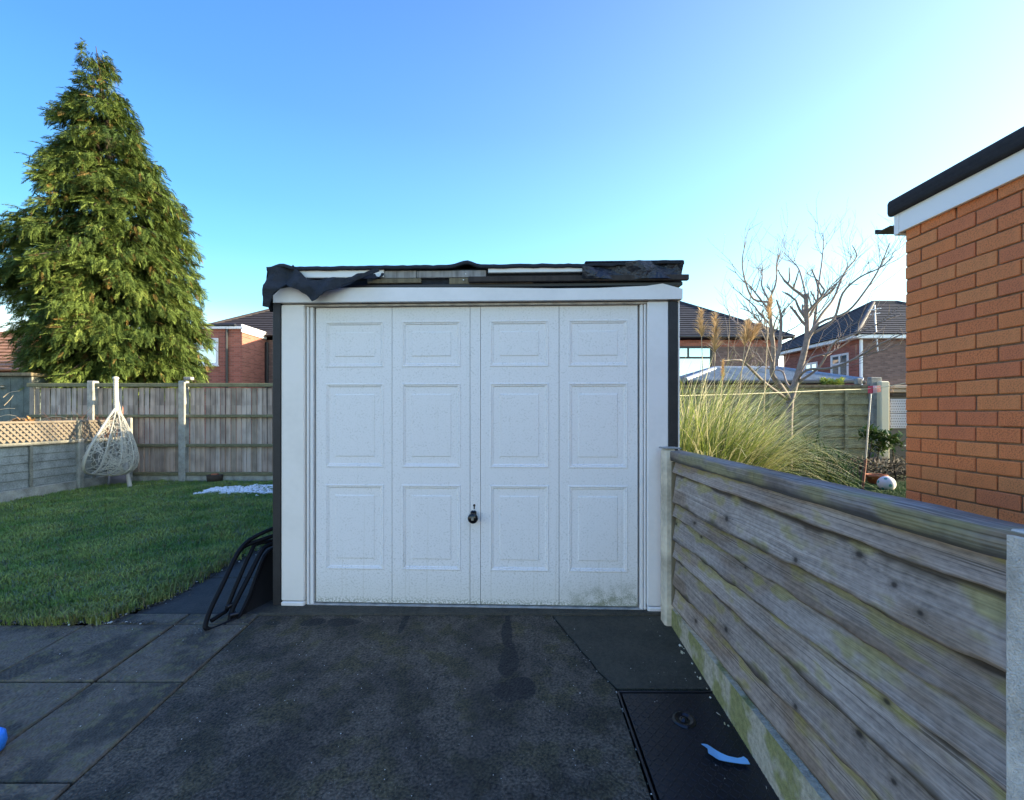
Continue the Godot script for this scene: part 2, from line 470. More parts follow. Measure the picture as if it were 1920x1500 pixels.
# ---------------------------------------------------------------- sky, sun, lens
func make_view() -> void:
	var cam := Camera3D.new()
	cam.name = "camera"
	add_child(cam)
	cam.position = Vector3(0, EYE, 0)
	cam.projection = Camera3D.PROJECTION_FRUSTUM
	cam.near = 0.05
	cam.far = 900.0
	cam.size = 2.0 * 0.05 * 750.0 / LENS
	cam.frustum_offset = Vector2(0, 25.0 / LENS * 0.05)
	cam.current = true
	var az := deg_to_rad(91.0)
	var el := deg_to_rad(14.0)
	var sd := Vector3(sin(az) * cos(el), sin(el), -cos(az) * cos(el))
	var w := 512
	var h := 256
	var im := Image.create(w, h, false, Image.FORMAT_RGBF)
	var stops := [[-90.0, Color(0.12, 0.115, 0.11)], [-1.5, Color(0.34, 0.33, 0.32)], [0.0, Color(2.3, 2.05, 1.65)], [5.0, Color(1.1, 1.12, 1.0)], [9.0, Color(0.40, 0.68, 0.80)], [12.0, Color(0.165, 0.46, 0.70)], [18.0, Color(0.078, 0.33, 0.65)], [23.0, Color(0.052, 0.255, 0.62)], [32.0, Color(0.032, 0.175, 0.57)], [43.0, Color(0.021, 0.13, 0.51)], [90.0, Color(0.025, 0.11, 0.43)]]
	for j in h:
		var e := 90.0 - (j + 0.5) / h * 180.0
		var base := Color()
		for k in stops.size() - 1:
			if e >= stops[k][0] and e <= stops[k + 1][0]:
				base = stops[k][1].lerp(stops[k + 1][1], (e - stops[k][0]) / (stops[k + 1][0] - stops[k][0]))
		for i in w:
			var ph := (i + 0.5) / w * TAU
			var er := deg_to_rad(e)
			var dir := Vector3(sin(ph) * cos(er), sin(er), -cos(ph) * cos(er))
			var g := rad_to_deg(acos(clampf(dir.dot(sd), -1, 1)))
			var c := base
			if e > -1.5:
				c += Color(1.0, 0.93, 0.82) * (0.7 * exp(-g / 27.0) + 3.5 * exp(-g / 9.0))
				c += Color(1.6, 2.3, 1.75) * exp(-g / 50.0) * exp(-maxf(e, 0.0) / 20.0)
			im.set_pixel(i, j, Color(c.r, c.g, c.b) * SKY)
	var sm := PanoramaSkyMaterial.new()
	sm.panorama = ImageTexture.create_from_image(im)
	var env := Environment.new()
	env.background_mode = Environment.BG_SKY
	env.sky = Sky.new()
	env.sky.sky_material = sm
	env.tonemap_mode = Environment.TONE_MAPPER_LINEAR
	env.tonemap_exposure = EXPOSE
	env.sdfgi_enabled = true
	env.ssao_enabled = true
	env.ssil_enabled = true
	var we := WorldEnvironment.new()
	we.name = "surroundings"
	we.environment = env
	add_child(we)
	var sun := DirectionalLight3D.new()
	sun.name = "sun"
	sun.light_color = Color(1.0, 0.92, 0.77)
	sun.light_energy = 1.6
	sun.light_angular_distance = 0.5
	sun.shadow_enabled = true
	add_child(sun)
	sun.look_at_from_position(sd * 50.0, Vector3.ZERO)

const EXPOSE := 3.15
const SKY := 0.66

# ---------------------------------------------------------------- ground
func poly_slab(pts: Array, top: float, thick: float, uv: Callable, sloped: bool) -> ArrayMesh:   # pts are (x, distance)
	var st := begin()
	var pv := PackedVector2Array(pts)
	var idx := Geometry2D.triangulate_polygon(pv)
	var at := func(p: Vector2, dy: float) -> Vector3:
		return Vector3(p.x, (slope_y(p.y) if sloped else 0.0) + top + dy, -p.y)
	for i in range(0, idx.size(), 3):
		var a := pv[idx[i]]
		var b := pv[idx[i + 1]]
		var c := pv[idx[i + 2]]
		if (b - a).cross(c - a) < 0.0:
			var t := b
			b = c
			c = t
		for p in [a, c, b]:
			st.set_uv(uv.call(p))
			st.add_vertex(at.call(p, 0.0))
	var n := pts.size()
	for i in n:
		var a: Vector2 = pts[i]
		var b: Vector2 = pts[(i + 1) % n]
		var ua: Vector2 = uv.call(a)
		quad(st, at.call(a, -thick), at.call(b, -thick), at.call(b, 0.0), at.call(a, 0.0), ua, ua, ua, ua)
	return done(st)

func build_ground() -> void:
	# one sheet to the horizon, stepping down with the falling drive
	var st := begin()
	var prof := [[-500.0, -0.06], [-2.95, -0.06], [4.0, -0.5], [500.0, -0.5]]
	for i in 3:
		quad(st, Vector3(-500, prof[i + 1][1], prof[i + 1][0]), Vector3(500, prof[i + 1][1], prof[i + 1][0]), Vector3(500, prof[i][1], prof[i][0]), Vector3(-500, prof[i][1], prof[i][0]))
	struct("ground", done(st), M.soil)
	# drive
	var duv := func(p: Vector2) -> Vector2: return Vector2((p.x + 1.6) / 2.6, (2.9 - p.y) / 2.6)
	var drive := Node3D.new()
	drive.name = "driveway"
	add_child(drive)
	drive.set_meta("kind", "structure")
	var crack := [Vector2(0.243, 2.89), Vector2(0.262, 2.79), Vector2(0.292, 2.71), Vector2(0.318, 2.62), Vector2(0.352, 2.54), Vector2(0.372, 2.46), Vector2(0.408, 2.38), Vector2(0.428, 2.29), Vector2(0.468, 2.21), Vector2(0.494, 2.155)]
	var main := [Vector2(-1.6, 2.89)]
	main.append_array(crack)
	main.append_array([Vector2(0.486, 1.3), Vector2(0.49, -1.0), Vector2(-1.6, -1.0)])
	put("concrete_slab", poly_slab(main, 0.0, 0.05, duv, true), M.drive, drive)
	var side := []
	for c in crack: side.append(c + Vector2(0.011, 0.004))
	side.append_array([Vector2(1.02, 2.155), Vector2(1.02, 2.89)])
	put("concrete_slab", poly_slab(side, -0.002, 0.05, func(p): return p, true), M.drive_side, drive)
	put("concrete_slab", poly_slab([Vector2(0.506, 1.18), Vector2(1.02, 1.18), Vector2(1.02, -1.0), Vector2(0.506, -1.0)], -0.001, 0.05, duv, true), M.drive, drive)
	put("threshold", boxm(Vector3(-1.62, -0.05, -2.99), Vector3(1.0, 0.012, -2.84), 0.01), M.drive_side, drive)
	# paving
	var pave := Node3D.new()
	pave.name = "pavement"
	add_child(pave)
	pave.set_meta("kind", "structure")
	pave.position = Vector3(0, 0, -2.87)
	pave.rotation.x = atan(0.06)
	rng.seed = 71
	var rows := [[2.866, 2.742], [2.735, 2.209], [2.201, 1.648], [1.639, 1.09], [1.083, 0.53], [0.523, -0.03]]
	var cols := [-1.608, -2.06, -2.60, -3.145, -3.69, -4.23, -4.77]
	for r in rows.size():
		for c in cols.size() - 1:
			if r == 0 and c > 1: continue
			var j := rng.randf_range(0.004, 0.008)
			put("paving_slab", boxm(Vector3(cols[c + 1] + j, -0.05, 2.87 - rows[r][0]), Vector3(cols[c] - j, rng.randf_range(-0.003, 0.003), 2.87 - rows[r][1]), 0.006), M["slab%d" % ((r + c * 2) % 3)], pave)
	# path beside the garage
	var path := Node3D.new()
	path.name = "path"
	add_child(path)
	path.set_meta("kind", "structure")
	var ends := [2.876, 3.5, 4.12, 4.74, 5.36, 5.98, 6.6, 7.2, 7.8]
	for i in ends.size() - 1:
		put("path_slab", boxm(Vector3(-2.42, -0.06, -ends[i + 1] + 0.004), Vector3(-1.6, -0.004 + 0.003 * (i % 2), -ends[i] - 0.004), 0.006), M.path, path)
	# lawn: gently uneven turf
	var ln := FastNoiseLite.new()
	ln.seed = 8
	ln.frequency = 0.9
	var lawn_y := func(x: float, d: float) -> float:
		return 0.012 + 0.028 * ln.get_noise_2d(x, d) + (0.0 if d > 2.95 else -0.012)
	st = begin()
	st.set_smooth_group(1)
	var nx := 60
	var nd := 60
	var lp := func(i: int, k: int) -> Vector3:
		var d := 2.745 + (8.5 - 2.745) * k / nd
		var right := -2.41 - 0.03 * ln.get_noise_2d(d * 9.0, 3.0) - (0.13 * smoothstep(3.1, 2.75, d))
		var x := lerpf(-9.0, right, float(i) / nx)
		return Vector3(x, lawn_y.call(x, d), -d)
	for i in nx:
		for k in nd:
			quad(st, lp.call(i, k), lp.call(i + 1, k), lp.call(i + 1, k + 1), lp.call(i, k + 1))
	struct("lawn", done(st), M.turf)
	# blades
	rng.seed = 101
	var tufts := []
	for v in 3:
		var t := begin()
		t.set_smooth_group(1)
		for b in 7:
			var a := rng.randf() * TAU
			var dir := Vector3(cos(a), 0, sin(a))
			var sidev := Vector3(-sin(a), 0, cos(a)) * rng.randf_range(0.0016, 0.0028)
			var o := Vector3(rng.randf_range(-0.018, 0.018), 0, rng.randf_range(-0.018, 0.018))
			var ht := rng.randf_range(0.03, 0.058)
			var bend := rng.randf_range(0.012, 0.05)
			var p0 := o - Vector3(0, 0.008, 0)
			var p1 := o + Vector3(0, ht * 0.65, 0) + dir * bend * 0.35
			var p2 := o + Vector3(0, ht * rng.randf_range(0.7, 1.0), 0) + dir * bend
			quad(t, p0 - sidev, p0 + sidev, p1 + sidev * 0.8, p1 - sidev * 0.8)
			tri(t, p1 - sidev * 0.8, p2, p1 + sidev * 0.8)
		tufts.append(done(t))
	var patch := FastNoiseLite.new()
	patch.seed = 9
	patch.frequency = 1.3
	var xfs := [[], [], []]
	var cls := [[], [], []]
	for n in 64000:
		var q := rng.randf()
		var d := 2.725 + 5.6 * q * lerpf(q, 1.0, 0.55)
		var x := rng.randf_range(-7.1, -2.36 - 0.13 * smoothstep(3.1, 2.75, d))
		if x / d < -1.22: continue
		var worn := smoothstep(-2.62, -2.4, x) + smoothstep(2.92, 2.76, d) * 0.5
		if rng.randf() < worn * 0.5 + 0.5 * smoothstep(-0.05, 0.4, patch.get_noise_2d(x * 4.0 + 50.0, d * 4.0)) * 1.5 * smoothstep(3.0, 2.75, d): continue
		var f := patch.get_noise_2d(x, d)
		var s := rng.randf_range(0.75, 1.25) * (1.0 + 0.35 * f)
		var v := rng.randi() % 3
		xfs[v].append(Transform3D(Basis(Vector3.UP, rng.randf() * TAU).scaled(Vector3(s, s, s)), Vector3(x, lawn_y.call(x, d), -d)))
		var c := Color(0.12, 0.24, 0.05).lerp(Color(0.29, 0.36, 0.095), clampf(0.5 + f + rng.randf_range(-0.3, 0.3), 0, 1))
		if rng.randf() < 0.16: c = Color(0.15, 0.21, 0.14)
		if rng.randf() < 0.06: c = Color(0.22, 0.18, 0.08)
		c = c.lerp(Color(0.26, 0.20, 0.085), 0.6 * rng.randf() * maxf(smoothstep(3.0, 2.78, d), smoothstep(-2.65, -2.42, x)))
		cls[v].append(c * rng.randf_range(0.75, 1.25))
	var lawn_node := get_node("lawn")
	for v in 3: scatter("grass", tufts[v], M.grass, xfs[v], cls[v], lawn_node)
	# neighbour's grass beyond the fence
	var n2 := begin()
	quad(n2, Vector3(1.3, 0.0, -3.0), Vector3(14, 0.0, -3.0), Vector3(14, 0.0, -9.3), Vector3(1.3, 0.0, -9.3))
	var nl := struct("neighbour_lawn", done(n2), M.turf)
	var nxf := []
	var ncl := []
	for n in 9000:
		var d := rng.randf_range(4.5, 8.2)
		var x := rng.randf_range(0.70, 0.92) * d
		nxf.append(Transform3D(Basis(Vector3.UP, rng.randf() * TAU), Vector3(x, 0.0, -d)))
		ncl.append(Color(0.05, 0.11, 0.035).lerp(Color(0.09, 0.15, 0.06), rng.randf()))
	scatter("grass", tufts[1], M.grass, nxf, ncl, nl)
	# pebbles and crumbs along the turf edge
	var peb := SphereMesh.new()
	peb.radius = 0.5
	peb.height = 0.7
	peb.radial_segments = 6
	peb.rings = 3
	var px := []
	var pc := []
	for n in 1500:
		var d := rng.randf_range(2.78, 5.2)
		var x := -2.41 + rng.randfn(0.0, 0.05) - 0.13 * smoothstep(3.1, 2.75, d)
		if n % 5 == 0:
			d = 2.745 + rng.randfn(0.0, 0.012)
			x = rng.randf_range(-3.4, -2.2)
		var s := rng.randf_range(0.006, 0.017)
		px.append(Transform3D(Basis(Vector3(1, 0.3, 0).normalized(), rng.randf()).scaled(Vector3(s, s * 0.7, s * 0.9)), Vector3(x, 0.008 + slope_y(d), -d)))
		var g := rng.randf_range(0.03, 0.10)
		pc.append(Color(g, g * 0.95, g * 0.85) if rng.randf() > 0.14 else Color(0.4, 0.42, 0.4))
	var lp2 := scatter("pebbles", peb, M.tinted, px, pc)
	tag(lp2, "dark pebbles and soil crumbs along the worn lawn edge", "pebbles")
	# stray white grit on drive and paving, paint flakes at the gravel board
	px = []; pc = []
	for n in 190:
		var d := rng.randf_range(1.45, 2.82)
		var x := rng.randf_range(-1.1, 0.5) * d * 0.95
		var s := rng.randf_range(0.002, 0.0055)
		px.append(Transform3D(Basis(Vector3.UP, rng.randf() * 3.0).scaled(Vector3(s, s * 0.6, s * rng.randf_range(0.8, 1.6))), Vector3(minf(x, 0.86), slope_y(d) + 0.002, -d)))
		var g := rng.randf_range(0.35, 0.75)
		pc.append(Color(g, g, g * 0.93))
	for n in 26:
		var t := rng.randf()
		var p: Vector2 = crack[int(t * 9.99)] + Vector2(0.005, 0)
		if n % 2 == 0: p = Vector2(0.497, lerpf(2.15, 1.45, t))
		px.append(Transform3D(Basis().scaled(Vector3.ONE * rng.randf_range(0.003, 0.007)), Vector3(p.x, slope_y(p.y) - 0.003, -p.y)))
		pc.append(Color(0.6, 0.6, 0.56))
	tag(scatter("grit", peb, M.tinted, px, pc), "white grit strewn over the dark drive and paving", "grit")
	px = []; pc = []
	var fl := boxm(Vector3(-0.5, -0.06, -0.5), Vector3(0.5, 0.06, 0.5))
	for n in 16:
		var dd: float = [2.08, 2.45, 1.70, 2.3][n % 4] + rng.randfn(0.0, 0.07)
		if n % 7 == 0: dd = rng.randf_range(1.5, 2.6)
		var xx := lerpf(0.965, 0.925, (2.75 - dd) / 1.2) - rng.randf_range(0.004, 0.03)
		var s := rng.randf_range(0.004, 0.013)
		px.append(Transform3D(Basis(Vector3(rng.randf(), 1, rng.randf()).normalized(), rng.randf() * 6.0).scaled(Vector3(s, s, s * 1.6)), Vector3(xx, slope_y(dd) + 0.004, -dd)))
		pc.append(Color(0.62, 0.55, 0.33).lerp(Color(0.7, 0.68, 0.6), rng.randf()))
	tag(scatter("paint_flakes", fl, M.tinted, px, pc), "pale flakes and dry leaf scraps at the foot of the gravel board", "flakes")
	# a last sheet of unmelted frost on the lawn
	st = begin()
	st.set_smooth_group(1)
	px = []; pc = []
	for n in 9000:
		var u := rng.randf()
		var d := 6.75 + 1.15 * u
		var x0 := lerpf(-4.9, -3.7, rng.randf() * rng.randf()) if rng.randf() < 0.3 else rng.randf_range(-4.6, -2.6)
		var wob := ln.get_noise_2d(x0 * 3.0, d * 3.0)
		var edge := absf(u - 0.55 - 0.1 * (x0 + 3.6)) - 0.33 - 0.16 * (x0 + 4.2)
		if edge + wob * 0.35 > 0.0: continue
		var s := rng.randf_range(0.008, 0.03)
		px.append(Transform3D(Basis(Vector3.UP, rng.randf() * TAU).scaled(Vector3(s * 1.5, s * 0.6, s)), Vector3(x0, lawn_y.call(x0, d) + rng.randf_range(0.02, 0.05), -d)))
		pc.append(Color(1, 1, 1))
	tag(scatter("frost_patch", peb, M.snow, px, pc), "patch of white frost lying on the lawn by the garage", "frost")

# ---------------------------------------------------------------- garage
func gv(x: float, y: float) -> Vector2:                # garage face: metres along it and up it
	var t := (x - 960.0) / LENS
	return Vector2(t * 2.914 / (1.0 + 0.035 * t), EYE - (y - 775.0) * 0.003469)

func panel_mesh(u0: float, u1: float, v0: float, v1: float, ix: float, iy: float, w: float, uvf: Callable) -> ArrayMesh:
	# sunk field with a double bead round it and a raised centre
	var st := begin()
	var loops := [[0.0, 0.0, 0.0], [0.005, 0.005, 0.0035], [0.011, 0.011, 0.0035], [0.016, 0.016, -0.002], [0.020, 0.020, -0.0005], [0.027, 0.027, -0.0065], [ix - 0.003, iy - 0.003, -0.0065], [ix + 0.003, iy + 0.003, -0.0025]]
	var corner := func(l: Array, k: int) -> Vector3:
		return Vector3(u0 + l[0] if k == 0 or k == 3 else u1 - l[0], v0 + l[1] if k < 2 else v1 - l[1], w + l[2])
	for i in loops.size() - 1:
		for k in 4:
			var a: Vector3 = corner.call(loops[i], k)
			var b: Vector3 = corner.call(loops[i], (k + 1) % 4)
			var c: Vector3 = corner.call(loops[i + 1], (k + 1) % 4)
			var d: Vector3 = corner.call(loops[i + 1], k)
			quad(st, a, b, c, d, uvf.call(a), uvf.call(b), uvf.call(c), uvf.call(d))
	var q := []
	for k in 4: q.append(corner.call(loops[-1], k))
	quad(st, q[0], q[1], q[2], q[3], uvf.call(q[0]), uvf.call(q[1]), uvf.call(q[2]), uvf.call(q[3]))
	return done(st)

func crumple(outline: Array, w0: float, amp: float, thick: float, sd: int, lean = null, cell := 0.022, ragged := 0.0) -> ArrayMesh:
	# a torn sheet: outline in (u, v), creased along w
	var n := FastNoiseLite.new()
	n.seed = sd
	n.frequency = 7.0
	n.noise_type = FastNoiseLite.TYPE_CELLULAR
	n.cellular_return_type = FastNoiseLite.RETURN_DISTANCE
	n.fractal_octaves = 2
	var pv := PackedVector2Array(outline)
	var pts := PackedVector2Array()
	rng.seed = sd + 1
	for i in outline.size():
		var a: Vector2 = outline[i]
		var b: Vector2 = outline[(i + 1) % outline.size()]
		var k := maxi(1, int(a.distance_to(b) / cell))
		for j in k:
			var nick := Vector2(rng.randf_range(-1, 1), rng.randf_range(-1, 1)) * ragged * (0.0 if j == 0 else 1.0)
			pts.append(a.lerp(b, float(j) / k) + nick)
	pv = pts.duplicate()
	var lo := pv[0]
	var hi := pv[0]
	for p in pv:
		lo = lo.min(p)
		hi = hi.max(p)
	rng.seed = sd
	var y := lo.y + cell / 2
	while y < hi.y:
		var x := lo.x + cell / 2
		while x < hi.x:
			var p := Vector2(x + rng.randf_range(-0.3, 0.3) * cell, y + rng.randf_range(-0.3, 0.3) * cell)
			if Geometry2D.is_point_in_polygon(p, pv): pts.append(p)
			x += cell
		y += cell
	var idx := Geometry2D.triangulate_delaunay(pts)
	var st := begin()
	var at := func(p: Vector2, s: float) -> Vector3:
		var w: float = w0 + amp * (n.get_noise_2d(p.x, p.y) + 0.6) + (lean.call(p) if lean != null else 0.0)
		return Vector3(p.x, p.y, w + s * thick / 2)
	for i in range(0, idx.size(), 3):
		var a := pts[idx[i]]
		var b := pts[idx[i + 1]]
		var c := pts[idx[i + 2]]
		if not Geometry2D.is_point_in_polygon((a + b + c) / 3.0, pv): continue
		if (b - a).cross(c - a) < 0.0:
			var t := b
			b = c
			c = t
		tri(st, at.call(a, 1.0), at.call(c, 1.0), at.call(b, 1.0))
		tri(st, at.call(a, -1.0), at.call(b, -1.0), at.call(c, -1.0))
	return done(st)

func build_garage() -> void:
	var g := thing("garage", "low flat-roofed garage with a white panelled door and torn black roof felt", "garage", Vector3(0, 0, -2.914))
	g.rotation.y = -0.035
	# walls and roof slab
	put("side_wall", boxm(Vector3(-1.578, -0.05, -5.7), Vector3(-1.5, 2.1, -0.101)), M.concrete, g)
	put("side_wall", boxm(Vector3(0.99, -0.05, -5.7), Vector3(1.068, 2.1, -0.121)), M.concrete, g)
	put("rear_wall", boxm(Vector3(-1.499, -0.05, -5.7), Vector3(0.989, 2.1, -5.62)), M.concrete, g)
	put("roof", boxm(Vector3(-1.6, 2.101, -5.75), Vector3(1.09, 2.222, 0.0)), M.felt, g)
	# corner trims, pilasters
	put("corner_trim", boxm(Vector3(-1.583, -0.02, -0.1), Vector3(-1.529, 2.07, 0.01), 0.004), M.black_trim, g)
	put("corner_trim", boxm(Vector3(1.005, -0.02, -0.12), Vector3(1.066, 2.0, 0.008), 0.004), M.black_trim, g)
	put("edge_strip", boxm(Vector3(1.0665, 0.0, -0.13), Vector3(1.077, 2.0, 0.002), 0.002), M.white_paint, g)
	put("pilaster", boxm(Vector3(-1.5285, 0.04, -0.1), Vector3(-1.372, 1.999, 0.004), 0.005), M.cream_paint, g)
	put("plinth", boxm(Vector3(-1.528, -0.005, -0.1), Vector3(-1.371, 0.036, 0.012), 0.008), M.cream_paint, g)
	put("pilaster", boxm(Vector3(0.871, 0.04, -0.1), Vector3(1.0045, 1.999, 0.004), 0.005), M.white_paint, g)
	put("plinth", boxm(Vector3(0.872, -0.005, -0.1), Vector3(1.004, 0.036, 0.012), 0.008), M.white_paint, g)
	# header with its wavering top edge
	var tops := [[517, 552], [530, 540], [545, 537], [560, 537], [585, 545], [620, 539], [700, 539], [900, 541], [1040, 544], [1120, 544], [1210, 541], [1240, 537], [1262, 543], [1277, 547]]
	var hp := [gv(1277, 566), gv(517, 566)]
	var st := begin()
	for i in tops.size() - 1:
		var a := gv(tops[i][0], tops[i][1])
		var b := gv(tops[i + 1][0], tops[i + 1][1])
		var lo := gv(0, 565.5).y
		quad(st, Vector3(a.x, lo, 0.032), Vector3(b.x, lo, 0.032), Vector3(b.x, b.y, 0.032), Vector3(a.x, a.y, 0.032))
		quad(st, Vector3(a.x, a.y, 0.032), Vector3(b.x, b.y, 0.032), Vector3(b.x, b.y, -0.06), Vector3(a.x, a.y, -0.06))
		quad(st, Vector3(a.x, lo, -0.06), Vector3(b.x, lo, -0.06), Vector3(b.x, lo, 0.032), Vector3(a.x, lo, 0.032))
		for e in ([[a, -1]] if i == 0 else []) + ([[b, 1]] if i == tops.size() - 2 else []):
			var x: float = e[0].x
			quad(st, Vector3(x, lo, -0.06), Vector3(x, lo, 0.032), Vector3(x, e[0].y, 0.032), Vector3(x, e[0].y, -0.06))
	put("header", done(st), M.white_paint, g)
	put("drip_edge", boxm(Vector3(-1.372, 1.988, -0.05), Vector3(0.87, 1.9995, -0.004), 0.002), M.dirty_white, g)
	# frame
	for e in [[-1.3655, -1.350, -0.012], [-1.3455, -1.324, -0.02], [0.830, 0.8495, -0.02], [0.854, 0.866, -0.012]]:
		put("jamb", boxm(Vector3(e[0], -0.004, -0.1), Vector3(e[1], 1.9875, e[2]), 0.003), M.white_paint, g)
	put("frame_backing", boxm(Vector3(-1.3694, 0.0, -0.11), Vector3(0.8694, 2.0, -0.095)), M.dark_gap, g)
	put("sill", boxm(Vector3(-1.3515, -0.008, -0.1), Vector3(0.8525, 0.013, -0.004), 0.003), M.dirty_white, g)
	# door
	var W0 := -0.034
	var L := gv(588, 0).x
	var R := gv(1198, 0).x
	var T := 1.984
	var B := 0.022
	var uvf := func(p: Vector3) -> Vector2: return Vector2((p.x - L) / (R - L), (T - p.y) / (T - B))
	var door := Node3D.new()
	door.name = "garage_door"
	g.add_child(door)
	var rows := [[598, 687, 0.022, 0.020], [717, 879, 0.020, 0.021], [911, 1075, 0.019, 0.022]]
	var seams := [588, 732, 880, 900, 1049, 1198]
	var pans := [[605, 717], [750, 863], [], [917, 1030], [1066, 1180]]
	for i in 5:
		var u0: float = gv(seams[i], 0).x + (0.0015 if i else 0.0)
		var u1: float = gv(seams[i + 1], 0).x - (0.0015 if i < 4 else 0.0)
		var s := begin()
		var face := func(a: float, b: float, c: float, d: float) -> void:
			var p := [Vector3(a, c, W0), Vector3(b, c, W0), Vector3(b, d, W0), Vector3(a, d, W0)]
			quad(s, p[0], p[1], p[2], p[3], uvf.call(p[0]), uvf.call(p[1]), uvf.call(p[2]), uvf.call(p[3]))
		var ring := [Vector3(u0, B, W0), Vector3(u1, B, W0), Vector3(u1, T, W0), Vector3(u0, T, W0)]
		for k in 4:
			var a: Vector3 = ring[k]
			var b: Vector3 = ring[(k + 1) % 4]
			var back := Vector3(0, 0, -0.03)
			quad(s, a + back, b + back, b, a, uvf.call(a), uvf.call(b), uvf.call(b), uvf.call(a))
		if pans[i].is_empty():
			face.call(u0, u1, B, T)
			put("door_strip", done(s), M.door, door)
			continue
		var pu0: float = gv(pans[i][0], 0).x
		var pu1: float = gv(pans[i][1], 0).x
		face.call(u0, pu0, B, T)
		face.call(pu1, u1, B, T)
		var low := B
		for r in [2, 1, 0]:
			var pv0: float = gv(0, rows[r][1]).y
			var pv1: float = gv(0, rows[r][0]).y
			face.call(pu0, pu1, low, pv0)
			low = pv1
			put("panel", panel_mesh(pu0, pu1, pv0, pv1, 0.068, 0.075, W0, uvf), M.door, door)
		face.call(pu0, pu1, low, T)
		put("door_section", done(s), M.door, door)
	var hc := gv(887, 972)
	st = begin()
	lathe(st, [Vector2(0.0, 0.0), Vector2(0.016, 0.0), Vector2(0.017, 0.01), Vector2(0.014, 0.018), Vector2(0.02, 0.026), Vector2(0.031, 0.036), Vector2(0.034, 0.046), Vector2(0.031, 0.056), Vector2(0.022, 0.061), Vector2(0.0, 0.062)], 24, Transform3D(Basis(Vector3.RIGHT, PI / 2), Vector3(hc.x, hc.y, W0)))
	box(st, Vector3(hc.x - 0.019, hc.y + 0.01, W0), Vector3(hc.x + 0.019, hc.y + 0.045, W0 + 0.022), 0.008)
	put("handle", done(st), M.knob, door)
	put("lock_barrel", boxm(Vector3(hc.x - 0.009, hc.y - 0.01, W0 + 0.0605), Vector3(hc.x + 0.007, hc.y + 0.008, W0 + 0.0645), 0.002), M.key_metal, door)
	st = begin()
	var kc := gv(888, 950)
	lathe(st, [Vector2(0.008, 0.0), Vector2(0.008, 0.002), Vector2(0.0, 0.0021)], 14, Transform3D(Basis(Vector3.RIGHT, PI / 2), Vector3(kc.x, kc.y, W0)))
	box(st, Vector3(kc.x - 0.004, kc.y - 0.025, W0), Vector3(kc.x + 0.004, kc.y - 0.004, W0 + 0.0018))
	put("keyhole", done(st), M.timber_dark, door)
	# exposed boards under the felt
	var board := func(called: String, x0: float, x1: float, y0: float, y1: float, w0: float, w1: float, m: Material) -> void:
		var a := gv(x0, y1)
		var b := gv(x1, y0)
		put(called, boxm(Vector3(a.x, a.y, w0), Vector3(b.x, b.y, w1), 0.003), m, g)
	board.call("fascia_board", 556, 722, 503, 519.5, 0.001, 0.03, M.plastic_white)
	board.call("fascia_board", 916, 1094, 502.5, 514, 0.001, 0.034, M.plastic_white)
	board.call("roof_timber", 716, 782, 507, 521, 0.001, 0.022, M.timber_grey)
	board.call("roof_timber", 783, 912, 508, 521, 0.001, 0.024, M.timber_grey)
	board.call("roof_timber", 690, 791, 521.5, 530, 0.001, 0.02, M.timber_brown)
	board.call("roof_timber", 843, 1000, 521.5, 533, 0.001, 0.02, M.timber_brown)
	board.call("roof_timber", 880, 1287, 522, 532, 0.021, 0.052, M.timber_dark)
	board.call("soffit_band", 520, 1279, 532.5, 539, 0.001, 0.016, M.gutter)
	for q in [[874, 515], [870, 526], [970, 526], [985, 527]]:
		var c := gv(q[0], q[1])
		put("nail", boxm(Vector3(c.x - 0.004, c.y - 0.004, 0.02), Vector3(c.x + 0.004, c.y + 0.004, 0.027), 0.002), M.plastic_white, g)
	# felt: the sheet over the roof with its buckled front edge
	var fn := FastNoiseLite.new()
	fn.seed = 77
	fn.frequency = 2.2
	st = begin()
	st.set_smooth_group(1)
	var rows_w := [[-5.76, -0.012], [-3.0, 0.0], [-1.0, 0.0], [-0.35, 0.0], [-0.12, 0.004], [0.0, 0.006], [0.045, 0.0], [0.05, -0.020], [0.046, -0.024], [0.0, -0.02]]
	var hump := func(u: float, w: float) -> float:
		var e := smoothstep(-0.5, -0.02, w)
		var h := 0.008 * fn.get_noise_2d(u * 2.0, w) + 0.004 * fn.get_noise_2d(u * 9.0, w * 5.0)
		h += e * 0.026 * exp(-pow((u + 0.29) / 0.07, 2.0))
		h += e * 0.02 * exp(-pow((u + 1.5) / 0.05, 2.0)) + e * 0.012 * smoothstep(0.45, 0.9, u)
		return 2.236 + h
	for i in 96:
		for k in rows_w.size() - 1:
			var q := []
			for e in [[i, k], [i + 1, k], [i + 1, k + 1], [i, k + 1]]:
				var u := lerpf(-1.60, 1.09, e[0] / 96.0)
				var rw: Array = rows_w[e[1]]
				q.append(Vector3(u, hump.call(u, rw[0]) + rw[1], rw[0]))
			quad(st, q[3], q[2], q[1], q[0])
	put("roofing_felt", done(st), M.felt, g)
	var px := func(a: Array) -> Array:
		var o := []
		for e in a:
			var q := gv(e[0], e[1])
			o.append(Vector2(q.x * 0.973, EYE + (q.y - EYE) * 0.973))
		return o
	var flap: Array = px.call([[503, 500], [512, 495], [530, 491], [545, 488], [550, 496], [561, 503], [575, 518], [600, 518], [640, 516], [680, 509], [714, 505], [719, 508], [700, 517], [660, 527], [640, 536], [622, 545], [605, 556], [588, 563], [578, 551], [566, 543], [552, 538], [538, 530], [528, 541], [519, 552], [516, 566], [512, 576], [502, 574], [503, 545]])
	put("torn_flap", crumple(flap, 0.05, 0.055, 0.006, 5, func(p): return 0.06 * smoothstep(2.2, 2.05, p.y) + 0.02 * sin(p.x * 31.0), 0.018, 0.0035), M.felt, g)
	var fold: Array = px.call([[628, 538], [641, 536], [700, 506], [712, 503], [716, 509], [690, 519], [650, 534]])
